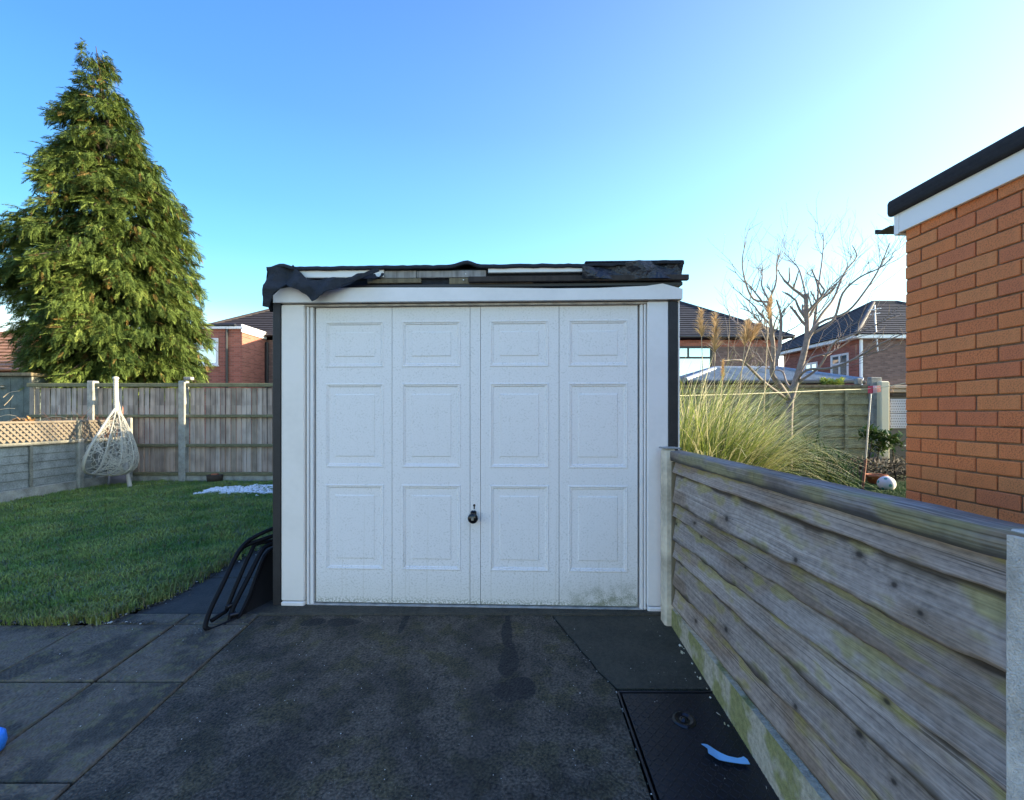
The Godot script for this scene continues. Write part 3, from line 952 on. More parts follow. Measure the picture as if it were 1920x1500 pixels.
	put("torn_flap", crumple(fold, 0.115, 0.02, 0.006, 9), M.felt, g)
	var side_f := crumple([Vector2(0, 2.245), Vector2(0.6, 2.24), Vector2(0.55, 2.1), Vector2(0.2, 2.0), Vector2(0.05, 1.96), Vector2(0.0, 2.02)], 0.0, 0.03, 0.006, 12, null, 0.03)
	put("torn_flap", side_f, M.felt, g, Transform3D(Basis(Vector3.UP, PI / 2), Vector3(-1.60, -0.01, 0.05)))
	var sheet: Array = px.call([[1093, 500], [1120, 500], [1150, 495], [1175, 492], [1200, 489.5], [1235, 490], [1262, 491], [1286, 494], [1285, 508], [1283, 523], [1200, 523], [1093, 522]])
	put("plastic_sheet", crumple(sheet, 0.062, 0.05, 0.004, 21, func(p): return -0.015 + 0.02 * sin(p.x * 17.0 + p.y * 20.0), 0.03), M.tarp, g)
	put("plastic_sheet", boxm(Vector3(gv(1095, 0).x, 2.236, -0.9), Vector3(1.088, gv(0, 491).y - 0.015, 0.05), 0.02), M.tarp, g)

# ---------------------------------------------------------------- near fence
func build_near_fence() -> void:
	var f := thing("fence_panel", "weathered grey lap panel fence with green algae between concrete posts right of the drive", "fence")
	var x0 := 0.985
	put("post", boxm(Vector3(0.93, -0.1, -2.81), Vector3(1.0, 1.062, -2.72), 0.012), M.concrete_cream, f)
	put("post_cap", boxm(Vector3(0.926, 1.0625, -2.83), Vector3(1.03, 1.07, -2.715), 0.004), M.concrete, f)
	put("post", boxm(Vector3(0.965, -0.4, -0.886), Vector3(1.07, 1.055, -0.78), 0.012), M.concrete_pale, f)
	# gravel board, a touch out of square
	var gb := begin()
	var n := 24
	for i in n:
		var q := []
		for e in [[i, 0], [i + 1, 0], [i + 1, 1], [i, 1]]:
			var t: float = e[0] / float(n)
			var d := lerpf(2.718, 0.89, t)
			q.append(Vector3(lerpf(0.968, 0.93, t), slope_y(d) - 0.03 if e[1] == 0 else lerpf(0.098, 0.115, t), -d))
		var back := Vector3(0.05, 0, 0)
		quad(gb, q[0], q[1], q[2], q[3])
		quad(gb, q[3], q[2], q[2] + back, q[3] + back)
		quad(gb, q[1] + back, q[0] + back, q[3] + back, q[2] + back)
	put("gravel_board", done(gb), M.concrete_mossy, f)
	# boards with waney lower edges, each lapping the one below
	var edges := [1.0, 0.925, 0.752, 0.655, 0.535, 0.412, 0.255, 0.118]
	var wn := FastNoiseLite.new()
	wn.seed = 55
	wn.frequency = 1.0
	wn.fractal_octaves = 3
	rng.seed = 61
	for b in 7:
		var st := begin()
		st.set_smooth_group(1)
		var nn := 48
		var flip := b % 2 == 1
		var vo := 0.25 * (b % 4)
		var bow := rng.randf_range(-0.006, 0.008)
		var wav := [0.005, 0.010, 0.008, 0.010, 0.008, 0.010, 0.006][b] as float
		var low := func(t: float) -> float: return edges[b + 1] + wav * 2.0 * wn.get_noise_2d(t * 3.6, b * 17.0) + wav * 0.7 * wn.get_noise_2d(t * 14.0, b * 7.0) + (0.022 * (t - 0.4) * [0, 1, -0.5, 1, -1, 0.6, 0][b])
		var prof := [0.0, 0.25, 0.55, 0.8, 0.95, 1.0, 1.0]
		for i in nn:
			var q := []
			for k in 7:
				for s in 2:
					var t := (i + s) / float(nn)
					var d := lerpf(2.70, 0.845, t)
					var top: float = edges[b] + 0.03
					var y := lerpf(top, low.call(t), prof[k])
					var out: float = 0.030 * prof[k] + bow * sin(t * PI) + 0.003 * wn.get_noise_2d(t * 6.0, b * 5.0 + k)
					if k == 6: out -= 0.02
					if k == 5: y -= 0.0015
					q.append([Vector3(x0 + 0.012 - out, y, -d), Vector2(lerpf(0.99, 0.01, t) if flip else lerpf(0.01, 0.99, t), vo + 0.004 + 0.24 * clampf((top - y) / (top - edges[b + 1] + 0.012), 0.0, 1.0))])
			for k in 6:
				var a: Array = q[k * 2]
				var bb: Array = q[k * 2 + 1]
				var c: Array = q[k * 2 + 3]
				var dd: Array = q[k * 2 + 2]
				quad(st, dd[0], c[0], bb[0], a[0], dd[1], c[1], bb[1], a[1])
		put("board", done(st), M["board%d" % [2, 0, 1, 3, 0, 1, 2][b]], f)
	# side battens, capping
	put("batten", boxm(Vector3(x0 - 0.02, 0.118, -2.715), Vector3(x0 + 0.03, 0.985, -2.703), 0.003), M.timber_brown, f)
	var segs := [[2.735, 1.78], [1.779, 0.7]]
	for s in segs:
		var st := begin()
		st.set_smooth_group(1)
		var nn := 20
		for i in nn:
			var q := []
			for k in 6:
				for j in 2:
					var d := lerpf(s[0], s[1], (i + j) / float(nn))
					var pr: Vector2 = [Vector2(-0.022, 0.992), Vector2(-0.025, 1.0), Vector2(-0.025, 1.046), Vector2(-0.021, 1.052), Vector2(0.05, 1.056), Vector2(0.052, 0.99)][k]
					var nudge := 0.003 * wn.get_noise_2d(d * 5.0, k)
					if d < 0.886 and k < 4: pr.x = maxf(pr.x, -0.018)
					q.append([Vector3(x0 + pr.x, pr.y + nudge, -d), Vector2(0.02 + d * 0.34, 0.52 + 0.035 * k)])
			for k in 5:
				quad(st, q[k * 2][0], q[k * 2 + 1][0], q[k * 2 + 3][0], q[k * 2 + 2][0], q[k * 2][1], q[k * 2 + 1][1], q[k * 2 + 3][1], q[k * 2 + 2][1])
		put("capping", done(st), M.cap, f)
	# manhole cover let into the drive
	var mc := thing("manhole_cover", "black steel tread-plate cover set in the drive beside the gravel board", "manhole cover", Vector3(0, 0, -2.87))
	mc.rotation.x = atan(0.06)
	var z0 := 2.87 - 2.14
	put("plate", boxm(Vector3(0.522, -0.03, z0 + 0.012), Vector3(0.96, -0.006, z0 + 0.93), 0.002), M.iron_plate, mc)
	var fr := begin()
	box(fr, Vector3(0.501, -0.03, z0), Vector3(0.511, -0.001, z0 + 0.94), 0.002)
	box(fr, Vector3(0.5115, -0.03, z0), Vector3(0.97, -0.001, z0 + 0.008), 0.002)
	put("frame", done(fr), M.iron_plate, mc)
	var tr := begin()
	box(tr, Vector3(-0.0105, 0, -0.0028), Vector3(0.0105, 0.0022, 0.0028), 0.0019)
	var trm := done(tr)
	var xf := []
	var cl := []
	for i in 19:
		for k in 40:
			var a := PI / 4 if (i + k) % 2 else -PI / 4
			xf.append(Transform3D(Basis(Vector3.UP, a), Vector3(0.535 + i * 0.023, -0.0062, z0 + 0.026 + k * 0.0228)))
			cl.append(Color.WHITE)
	scatter("tread", trm, M.iron_plate, xf, cl, mc)
	var eye := begin()
	var ec := P(1283, 1340, 1.955)
	var exz := Vector3(ec.x, -0.004, 2.87 - 1.955)
	lathe(eye, [Vector2(0.05, 0.0), Vector2(0.046, 0.006), Vector2(0.036, 0.007), Vector2(0.03, 0.001), Vector2(0.012, 0.0), Vector2(0.009, 0.008), Vector2(0.0, 0.009)], 22, Transform3D(Basis(), exz))
	put("lifting_eye", done(eye), M.knob, mc)
	# shard of blue plastic lying on it
	var outl := [Vector2(0, 0), Vector2(0.028, 0.004), Vector2(0.04, -0.004), Vector2(0.07, -0.03), Vector2(0.095, -0.046), Vector2(0.13, -0.056), Vector2(0.148, -0.052), Vector2(0.158, -0.046), Vector2(0.168, -0.06), Vector2(0.168, -0.084), Vector2(0.135, -0.082), Vector2(0.09, -0.076), Vector2(0.05, -0.066), Vector2(0.014, -0.046), Vector2(0.02, -0.02), Vector2(0.012, -0.012)]
	var shard := crumple(outl, 0.006, 0.006, 0.0025, 31, func(p): return 0.012 * smoothstep(0.06, 0.0, p.x), 0.012)
	var sp := P(1314, 1387, 1.80)
	var so := put("plastic_shard", shard, M.blue_plastic, self, Transform3D(Basis(Vector3.RIGHT, -PI / 2 + 0.06) * Basis(Vector3.BACK, -0.05).scaled(Vector3(0.93, 0.93, 0.93)), Vector3(sp.x, slope_y(1.80) + 0.0, -1.80)))
	tag(so, "broken shard of light blue plastic lying on the manhole cover", "plastic shard")

# ---------------------------------------------------------------- brick extension on the right
func build_brick_house() -> void:
	var h := thing("brick_house", "flat-roofed orange brick house side with white fascia and black roof edge at right", "house")
	var X := 2.256
	var zc := -2.571
	rng.seed = 17
	var variants := {}
	for kind in [0.1955, 0.098]:
		variants[kind] = []
		for v in 3:
			var st := begin()
			var j := func(): return rng.randf_range(-0.0016, 0.0016)
			box(st, Vector3(-0.002 + j.call(), 0.004 + j.call(), 0.004 + j.call()), Vector3(0.05, 0.071 + j.call(), kind - 0.004 + j.call()), rng.randf_range(0.0025, 0.0045))
			variants[kind].append(done(st))
	put("mortar_core", boxm(Vector3(X + 0.0075, -0.6, zc + 0.004), Vector3(X + 0.2, 2.33, -1.0)), M.mortar, h)
	for r in 33:
		var y := 2.267 - 0.075 * r
		var z := zc
		var k := 0
		while z < -1.25:
			var len := 0.098 if (r % 2 == 0 and k == 0) else 0.1955
			var tone: int = rng.randi() % 6
			if y < 0.9 and k < 2 and rng.randf() < 0.6: tone = 3
			put("brick", variants[len][rng.randi() % 3], M["brick%d" % tone], h, Transform3D(Basis(), Vector3(X + rng.randf_range(-0.0015, 0.0015), y, z)))
			z += len
			k += 1
	put("wall", boxm(Vector3(X + 0.002, -0.6, -1.2), Vector3(X + 0.2, 2.33, 3.5)), M.far_brick2, h)
	put("wall", boxm(Vector3(X + 0.201, -0.6, zc + 0.001), Vector3(5.4, 2.33, zc + 0.2)), M.far_brick2, h)
	put("roof", boxm(Vector3(X - 0.02, 2.331, zc - 0.03), Vector3(5.4, 2.46, 3.5)), M.felt_edge, h)
	put("fascia", boxm(Vector3(X - 0.026, 2.322, zc - 0.012), Vector3(X - 0.004, 2.437, 3.5), 0.002), M.plastic_white, h)
	put("corner_board", boxm(Vector3(X - 0.027, 2.316, zc - 0.045), Vector3(X + 0.1, 2.438, zc - 0.014), 0.002), M.plastic_white, h)
	# rounded mineral-felt edge
	var st := begin()
	st.set_smooth_group(1)
	var prof := [Vector2(-0.028, 2.432), Vector2(-0.045, 2.434), Vector2(-0.052, 2.45), Vector2(-0.052, 2.505), Vector2(-0.043, 2.522), Vector2(-0.02, 2.53), Vector2(0.3, 2.515)]
	for k in prof.size() - 1:
		var a: Vector2 = prof[k]
		var b: Vector2 = prof[k + 1]
		quad(st, Vector3(X + a.x, a.y, 3.5), Vector3(X + b.x, b.y, 3.5), Vector3(X + b.x, b.y, zc - 0.06), Vector3(X + a.x, a.y, zc - 0.06))
	for k in range(1, prof.size() - 1):
		tri(st, Vector3(X + prof[0].x, prof[0].y, zc - 0.06), Vector3(X + prof[k].x, prof[k].y, zc - 0.06), Vector3(X + prof[k + 1].x, prof[k + 1].y, zc - 0.06))
	put("felt_edge", done(st), M.felt_edge, h)
	st = begin()
	for e in [[Vector3(X + 0.05, 2.40, zc - 0.06), Vector3(X + 0.05, 2.385, zc - 0.17)]]:
		box(st, Vector3(X - 0.03, 2.378, zc - 0.18), Vector3(5.4, 2.386, zc - 0.065), 0.002)
		box(st, Vector3(X - 0.03, 2.3865, zc - 0.18), Vector3(5.4, 2.405, zc - 0.172), 0.002)
	put("gutter", done(st), M.gutter, h)
	# unseen house and roof added to block the sun from garage and lawn
	put("added_shade_house", boxm(Vector3(5.41, -0.6, -3.3), Vector3(11.5, 4.25, 1.2)), M.far_brick2, h)
	put("added_shade_roof", hip_roof(5.2, 11.8, -1.4, 3.5, 4.251, 5.6, 0.3), M.tile_dark, h)

# ---------------------------------------------------------------- far houses
func hip_roof(x0: float, x1: float, d0: float, d1: float, eave: float, ridge: float, course := 0.28) -> ArrayMesh:
	# tiled hip roof laid in stepped courses; d is distance
	var r := minf(x1 - x0, d1 - d0) / 2.0
	var along_x := (x1 - x0) > (d1 - d0)
	var a := Vector3(x0 + r, ridge, -(d0 + r)) if along_x else Vector3((x0 + x1) / 2, ridge, -(d0 + r))
	var b := Vector3(x1 - r, ridge, -(d0 + r)) if along_x else Vector3((x0 + x1) / 2, ridge, -(d1 - r))
	var fl := Vector3(x0, eave, -d0)
	var fr := Vector3(x1, eave, -d0)
	var bl := Vector3(x0, eave, -d1)
	var br := Vector3(x1, eave, -d1)
	var faces := [[fl, fr, b, a], [fr, br, b, b], [br, bl, a, b], [bl, fl, a, a]] if along_x else [[fl, fr, a, a], [fr, br, b, a], [br, bl, b, b], [bl, fl, a, b]]
	var st := begin()
	for f in faces:
		var nrm: Vector3 = (f[1] - f[0]).cross(f[2] - f[0]).normalized()
		var n := maxi(4, int((f[2] - f[1]).length() / course))
		for i in n:
			var t0 := float(i) / n
			var t1 := float(i + 1) / n
			var p: Vector3 = f[0].lerp(f[3], t0)
			var q: Vector3 = f[1].lerp(f[2], t0)
			var s: Vector3 = f[1].lerp(f[2], t1)
			var u: Vector3 = f[0].lerp(f[3], t1)
			var lift := nrm * 0.045
			quad(st, p + lift, q + lift, s + nrm * 0.01, u + nrm * 0.01)
			quad(st, p, q, q + lift, p + lift)
	quad(st, fl, bl, br, fr)
	for e in [[fl, a], [fr, a if f_same(a, b, fr) else b], [br, b], [bl, a if along_x else b], [a, b]]:
		if e[0].distance_to(e[1]) > 0.1:
			tube(st, [e[0], e[1]], 0.11, 0.11, 6)
	return done(st)

func f_same(a: Vector3, b: Vector3, c: Vector3) -> bool:
	return a.distance_to(c) < b.distance_to(c)

func window(house: Node3D, c: Vector3, w: float, h: float, facing: Basis, cells: Array, frame: Material, glass: Material, sill := true) -> void:
	# cells are [x0, y0, x1, y1] shares of the opening; facing's z points out of the wall
	var xf := Transform3D(facing, c)
	var st := begin()
	var t := 0.055
	for e in [[-w / 2, -h / 2, w / 2, -h / 2 + t], [-w / 2, h / 2 - t, w / 2, h / 2], [-w / 2, -h / 2 + t, -w / 2 + t, h / 2 - t], [w / 2 - t, -h / 2 + t, w / 2, h / 2 - t]]:
		box(st, Vector3(e[0], e[1], -0.02), Vector3(e[2], e[3], 0.05), 0.008)
	for k in cells:
		var x0: float = lerpf(-w / 2 + t, w / 2 - t, k[0])
		var x1: float = lerpf(-w / 2 + t, w / 2 - t, k[2])
		var y0: float = lerpf(-h / 2 + t, h / 2 - t, k[1])
		var y1: float = lerpf(-h / 2 + t, h / 2 - t, k[3])
		var s := 0.04
		for e in [[x0, y0, x1, y0 + s], [x0, y1 - s, x1, y1], [x0, y0 + s, x0 + s, y1 - s], [x1 - s, y0 + s, x1, y1 - s]]:
			box(st, Vector3(e[0], e[1], -0.01), Vector3(e[2], e[3], 0.04), 0.006)
	var win := put("window", done(st), frame, house, xf)
	for k in cells:
		var x0: float = lerpf(-w / 2 + t, w / 2 - t, k[0]) + 0.03
		var x1: float = lerpf(-w / 2 + t, w / 2 - t, k[2]) - 0.03
		var y0: float = lerpf(-h / 2 + t, h / 2 - t, k[1]) + 0.03
		var y1: float = lerpf(-h / 2 + t, h / 2 - t, k[3]) - 0.03
		put("pane", boxm(Vector3(x0, y0, 0.012), Vector3(x1, y1, 0.018)), glass, win)
	if sill:
		put("sill", boxm(Vector3(-w / 2 - 0.04, -h / 2 - 0.05, 0.0), Vector3(w / 2 + 0.04, -h / 2 - 0.001, 0.10), 0.01), frame, win)

func build_far_houses() -> void:
	for k in 3: M["far_brick%d" % k].uv1_scale = Vector3(1.0 / 0.9, 1.0 / 0.6, 1.0 / 0.9)
	# left: extension with a white window, its parent house behind
	var a := thing("red_brick_house", "red brick house with white window and dark hipped roof behind the conifer", "house")
	put("wall", boxm(Vector3(-15.6, -0.5, -20.3), Vector3(-11.15, 4.75, -18.5)), M.far_brick0, a)
	put("fascia", boxm(Vector3(-15.7, 4.751, -20.4), Vector3(-11.05, 4.86, -18.4), 0.01), M.upvc, a)
	put("side_fascia", boxm(Vector3(-11.149, 4.62, -20.28), Vector3(-11.10, 4.95, -18.42), 0.01), M.upvc, a)
	put("gutter", boxm(Vector3(-15.7, 4.861, -18.52), Vector3(-11.35, 4.97, -18.36), 0.03), M.gutter, a)
	put("flat_roof", boxm(Vector3(-15.6, 4.8605, -20.3), Vector3(-11.16, 4.93, -18.53)), M.tile_dark, a)
	put("downpipe", boxm(Vector3(-11.79, -0.5, -18.499), Vector3(-11.70, 4.86, -18.40), 0.03), M.gutter, a)
	put("wall", boxm(Vector3(-15.0, -0.5, -26.5), Vector3(-8.6, 4.6, -20.305)), M.far_brick1, a)
	put("roof", hip_roof(-15.3, -6.0, 20.0, 27.0, 4.75, 6.9, 0.3), M.tile_brown, a)
	put("side_downpipe", boxm(Vector3(-11.15, -0.5, -20.30), Vector3(-11.02, 4.5, -20.18), 0.03), M.gutter, a)
	window(a, Vector3(-12.95, 3.82, -18.5), 1.66, 1.12, Basis(), [[0, 0.66, 0.44, 1], [0, 0, 0.44, 0.66], [0.44, 0.66, 1, 1], [0.44, 0, 1, 0.66]], M.upvc, M.pane)
	# far left: low house with a sunlit orange roof
	var b := thing("low_house", "low house with sunlit orange tiled roof at the far left edge", "house")
	put("wall", boxm(Vector3(-21.5, -0.5, -15.8), Vector3(-13.4, 2.38, -12.3)), M.far_brick2, b)
	put("roof", hip_roof(-22.0, -13.0, 12.0, 16.2, 2.42, 3.75, 0.28), M.tile_orange, b)
	# right: dark house just past the garage
	var c := thing("dark_brick_house", "dark brick house with tiled hip roof and blue-paned window beside the garage corner", "house")
	put("wall", boxm(Vector3(4.0, -0.5, -27.5), Vector3(11.9, 4.55, -20.0)), M.far_brick1, c)
	put("roof", hip_roof(3.6, 12.35, 19.6, 27.9, 4.62, 7.35, 0.32), M.tile_dark, c)
	put("added_wing_wall", boxm(Vector3(-7.0, -0.5, -25.0), Vector3(3.4, 4.55, -17.9)), M.far_brick1, c)  # unseen wing and roof added to shade the left house wall
	put("added_wing_roof", hip_roof(-7.4, 3.5, 17.5, 25.5, 4.62, 7.0, 0.32), M.tile_dark, c)
	put("gutter", boxm(Vector3(3.6, 4.58, -19.62), Vector3(12.3, 4.69, -19.5), 0.03), M.gutter, c)
	put("brick_band", boxm(Vector3(4.0, 4.25, -19.999), Vector3(11.9, 4.551, -19.97)), M.far_brick0, c)
	window(c, Vector3(7.95, 3.40, -20.0), 1.95, 1.75, Basis(), [[0, 0.72, 0.45, 1], [0.45, 0.72, 1, 1], [0, 0, 1, 0.72]], M.gutter, M.pane, false)
	# right: second house with white fascia
	var d := thing("white_trimmed_house", "brick house with white fascia, downpipe and hip roof behind the bare tree", "house")
	put("wall", boxm(Vector3(15.8, -0.5, -26.0), Vector3(24.0, 4.65, -20.4)), M.far_brick1, d)
	put("side_wall", boxm(Vector3(15.77, -0.5, -26.0), Vector3(15.799, 4.65, -20.4)), M.far_brick0, d)
	put("fascia", boxm(Vector3(15.45, 4.651, -26.3), Vector3(24.3, 4.83, -20.1), 0.02), M.upvc, d)
	put("roof", hip_roof(15.4, 24.4, 20.05, 27.8, 4.84, 7.2, 0.32), M.tile_dark, d)
	put("downpipe", boxm(Vector3(15.78, -0.5, -20.39), Vector3(15.9, 4.65, -20.27), 0.03), M.upvc, d)
	var side := Basis(Vector3(0, 0, 1), Vector3.UP, Vector3(-1, 0, 0))
	window(d, Vector3(15.769, 3.55, -21.55), 1.15, 1.15, side, [[0, 0.6, 0.5, 1], [0, 0, 0.5, 0.6], [0.5, 0.6, 1, 1], [0.5, 0, 1, 0.6]], M.upvc, M.pane)
	window(d, Vector3(15.769, 3.3, -23.6), 1.0, 1.3, side, [[0, 0, 0.5, 1], [0.5, 0, 1, 1]], M.upvc, M.pane)
	var mast := begin()
	tube(mast, [P(1640, 572, 20.2), P(1641, 600, 20.2), P(1646, 660, 20.2)], 0.028)
	tube(mast, [P(1628, 582, 20.2), P(1652, 578, 20.2)], 0.02)
	tube(mast, [P(1632, 590, 20.2), P(1650, 587, 20.2)], 0.02)
	put("aerial", done(mast), M.upvc, d)
	# low outbuilding with a frosted roof
	var e := thing("frosted_outbuilding", "low outbuilding with frosty blue slate roof behind the right garden fence", "outbuilding")
	put("wall", boxm(Vector3(6.2, -0.5, -18.2), Vector3(11.2, 2.3, -15.3)), M.far_brick1, e)
	put("roof", hip_roof(5.8, 11.75, 15.0, 18.6, 2.38, 2.95, 0.24), M.tile_frost, e)
	put("gutter", boxm(Vector3(5.8, 2.27, -15.02), Vector3(11.8, 2.38, -14.9), 0.03), M.gutter, e)
	put("white_board", boxm(Vector3(9.3, 1.9, -14.95), Vector3(10.0, 2.13, -14.9), 0.01), M.upvc, e)

# ---------------------------------------------------------------- garden fences
func build_fences() -> void:
	# closeboard fence along the back
	var f := thing("closeboard_fence", "tall grey closeboard fence with green rails and concrete posts across the back lawn", "fence")
	var D := 8.3
	rng.seed = 23
	var posts := [175.0, 345.0, 530.0]
	var boards := []
	for v in 3:
		boards.append(boxm(Vector3(-0.050, 0.0, -0.014), Vector3(0.050, 1.56, 0.0), 0.004))
	var x := P(57, 0, D).x
	var xe := -3.2
	while x < xe:
		var skip := false
		for p in posts:
			if absf(x - P(p, 0, D).x) < 0.06: skip = true
		if not skip:
			put("board", boards[rng.randi() % 3], M["pale%d" % (rng.randi() % 4)], f, Transform3D(Basis(Vector3.UP, rng.randf_range(-0.22, -0.12)) * Basis(Vector3.BACK, rng.randfn(0, 0.004)), Vector3(x, 0.185 + rng.randf_range(0, 0.012), -D - 0.02)))
		x += rng.randf_range(0.090, 0.102)
	var cuts := [P(54, 0, D).x]
	for p in posts: cuts.append(P(p, 0, D).x)
	cuts.append(xe)
	for i in cuts.size() - 1:
		var a: float = cuts[i] + (0.055 if i > 0 else 0.0)
		var b: float = cuts[i + 1] - 0.055
		if b - a < 0.2: continue
		for e in [[718.0, 0.07], [776.0, 0.055], [831.0, 0.055], [884.0, 0.06]]:
			var y: float = EYE - (e[0] + 4.0 - 775.0) / LENS * D
			put("rail", boxm(Vector3(a, y - e[1] / 2, -D - 0.015), Vector3(b, y + e[1] / 2, -D + 0.045), 0.008), M.rail, f)
		put("gravel_board", boxm(Vector3(a, -0.1, -D - 0.03), Vector3(b, 0.172, -D + 0.02), 0.008), M.concrete, f)
	for p in posts:
		var px := P(p, 0, D).x
		put("post", boxm(Vector3(px - 0.062, -0.1, -D - 0.06), Vector3(px + 0.062, 1.88, -D + 0.07), 0.012), M.concrete, f)
	put("spur_post", boxm(Vector3(P(246, 0, D).x, -0.1, -D + 0.051), Vector3(P(254, 0, D).x, 1.2, -D + 0.10), 0.01), M.concrete, f)
	put("bracket", boxm(P(350, 713, D - 0.03), P(358, 706.5, D - 0.12), 0.01), M.timber_grey, f)
	# low panels with trellis on the left
	var X := -7.18
	var l := thing("low_fence", "low grey-green lap fence topped with diamond trellis along the left lawn edge", "fence")
	var zs := [3.6, 5.45, 7.42, 8.2]
	for i in zs.size():
		put("post", boxm(Vector3(X - 0.05, -0.1, -zs[i] - 0.05), Vector3(X + 0.06, 0.86, -zs[i] + 0.05), 0.012), M.concrete, l)
		if i < 2: put("trellis_post", boxm(Vector3(X - 0.03, 0.861, -zs[i + 1] - 0.035), Vector3(X + 0.03, 1.16, -zs[i + 1] + 0.035), 0.006), M.batten, l)
	for i in zs.size() - 1:
		var z0: float = zs[i] + 0.055
		var z1: float = zs[i + 1] - 0.055
		put("gravel_board", boxm(Vector3(X - 0.02, -0.1, -z1), Vector3(X + 0.03, 0.18, -z0), 0.008), M.concrete, l)
		for b in 5:
			var y := 0.185 + 0.12 * b
			var st := begin()
			box(st, Vector3(-0.008, 0.0, -z1), Vector3(0.006, 0.135, -z0), 0.003, Transform3D(Basis(Vector3.BACK, 0.10), Vector3(X + 0.012, y, 0)))
			put("board", done(st), M.green_board, l)
		for t in [0.28, 0.62]:
			var z: float = lerpf(z0, z1, t)
			put("batten", boxm(Vector3(X + 0.022, 0.185, -z - 0.022), Vector3(X + 0.045, 0.80, -z + 0.022), 0.004), M.batten, l)
		put("rail", boxm(Vector3(X - 0.02, 0.801, -z1), Vector3(X + 0.05, 0.85, -z0), 0.006), M.batten, l)
		# diagonal laths in two layers
		var y0 := 0.855
		var y1 := 1.13
		var lath := 0
		for s in 2:
			var z := z0 - 0.3
			while z < z1 and lath < 300:
				var p := Vector2(z, y0)
				var q := Vector2(z + (y1 - y0), y1)
				if s == 1:
					p = Vector2(z, y1)
					q = Vector2(z + (y1 - y0), y0)
				if p.x < z0:
					p = p.lerp(q, (z0 - p.x) / (q.x - p.x))
				if q.x > z1:
					q = p.lerp(q, (z1 - p.x) / (q.x - p.x))
				if q.x > p.x + 0.03:
					var st := begin()
					beam(st, Vector3(X - 0.006 + 0.0125 * s, p.y, -p.x), Vector3(X - 0.006 + 0.0125 * s, q.y, -q.x), 0.03, 0.011, 0.0, Vector3.RIGHT)
					put("trellis_lath", done(st), M.trellis, l)
					lath += 1
				z += 0.085
		put("trellis_rail", boxm(Vector3(X - 0.022, 1.131, -z1), Vector3(X + 0.022, 1.165, -z0), 0.004), M.trellis, l)
	# shed at the far left
	var s := thing("shed", "grey-green boarded shed standing at the far left behind the trellis", "shed")
	for k in 7:
		var sx := P(48, 0, 8.9).x - 0.135 * k
		put("board", boxm(Vector3(sx - 0.132, 0.0, -9.02), Vector3(sx, 2.02, -8.99 + 0.004 * (k % 2)), 0.004), M.shed, s)
	put("corner_post", boxm(Vector3(P(48.5, 0, 8.9).x, 0.0, -9.02), Vector3(P(54, 0, 8.9).x, 2.02, -8.955), 0.006), M.batten, s)
	put("roof_edge", boxm(Vector3(-11.4, 2.021, -11.0), Vector3(P(55, 0, 8.9).x + 0.04, 2.09, -8.9), 0.01), M.timber_brown, s)
	put("side_wall", boxm(Vector3(-11.3, 0.0, -11.0), Vector3(P(53, 0, 8.9).x, 2.02, -9.03)), M.shed, s)
	put("wall_bolt", boxm(P(2, 722, 8.99), P(5, 727, 8.95)), M.steel, s)
	# horizontal slatted panel in the neighbour's garden
	var r := thing("slatted_fence", "olive horizontal slat fence panel behind the bare tree between concrete posts", "fence")
	var rd := 9.2
	var rx0 := 2.0
	var rx1 := P(1628, 0, rd).x
	for k in 15:
		var y := 0.12 + 0.112 * k
		put("slat", boxm(Vector3(rx0, y, -rd - 0.01 - 0.028 * (k % 2)), Vector3(rx1, y + 0.118, -rd + 0.014 - 0.028 * (k % 2)), 0.003), M.slat_olive, r)
	for k in 8:
		var bx := rx1 - 0.5 - 0.52 * k
		if bx > rx0: put("batten", boxm(Vector3(bx, 0.12, -rd + 0.015), Vector3(bx + 0.07, 1.8, -rd + 0.035), 0.004), M.slat_olive, r)
	put("capping", boxm(Vector3(rx0, 1.801, -rd - 0.06), Vector3(rx1, 1.86, -rd + 0.05), 0.006), M.timber_brown, r)
	put("post", boxm(Vector3(P(1629, 0, rd).x, -0.05, -rd - 0.06), Vector3(P(1650, 0, rd).x, 2.02, -rd + 0.06), 0.015), M.concrete, r)
	put("post_stump", boxm(P(1600, 722, rd + 0.2), P(1618, 709, rd + 0.1), 0.02), M.concrete, r)
	put("post", boxm(Vector3(P(1651, 0, rd - 0.15).x, -0.05, -rd - 0.02), Vector3(P(1668, 0, rd - 0.15).x, 1.93, -rd + 0.16), 0.02), M.cream_post, r)
	# stacked garden store beyond the posts
	var g := thing("garden_store", "speckled grey panelled garden store with brown lid half hidden by the brick wall", "garden store")
	var gd := 9.4
	put("back_panel", boxm(Vector3(P(1668, 0, gd).x, 0.0, -gd - 0.8), Vector3(P(1760, 0, gd).x, 1.84, -gd - 0.05)), M.gutter, g)
	for k in 3:
		put("lid_board", boxm(P(1668, 729 + k * 7, gd), P(1760, 717 + k * 7 + 5.5, gd - 0.12 + k * 0.03), 0.01), [M.beige, M.beige, M.timber_dark][k], g)
	var dots := begin()
	for k in 2:
		var y1p := 748.0 + k * 28.0
		put("speckled_panel", boxm(P(1668, y1p + 27, gd), P(1760, y1p, gd - 0.03), 0.006), M.speckled, g)
		for j in 60:
			var q := P(1670 + (j % 12) * 4.2 + (2.0 if (j / 12) % 2 else 0.0), y1p + 4 + (j / 12) * 5.0, gd - 0.031)
			box(dots, q - Vector3(0.009, 0.007, 0.004), q + Vector3(0.009, 0.007, 0.004))
	put("perforation", done(dots), M.gutter, g).set_meta("kind", "stuff")
	put("shelf_edge", boxm(P(1690, 836, gd), P(1760, 834, gd - 0.05)), M.steel, g)

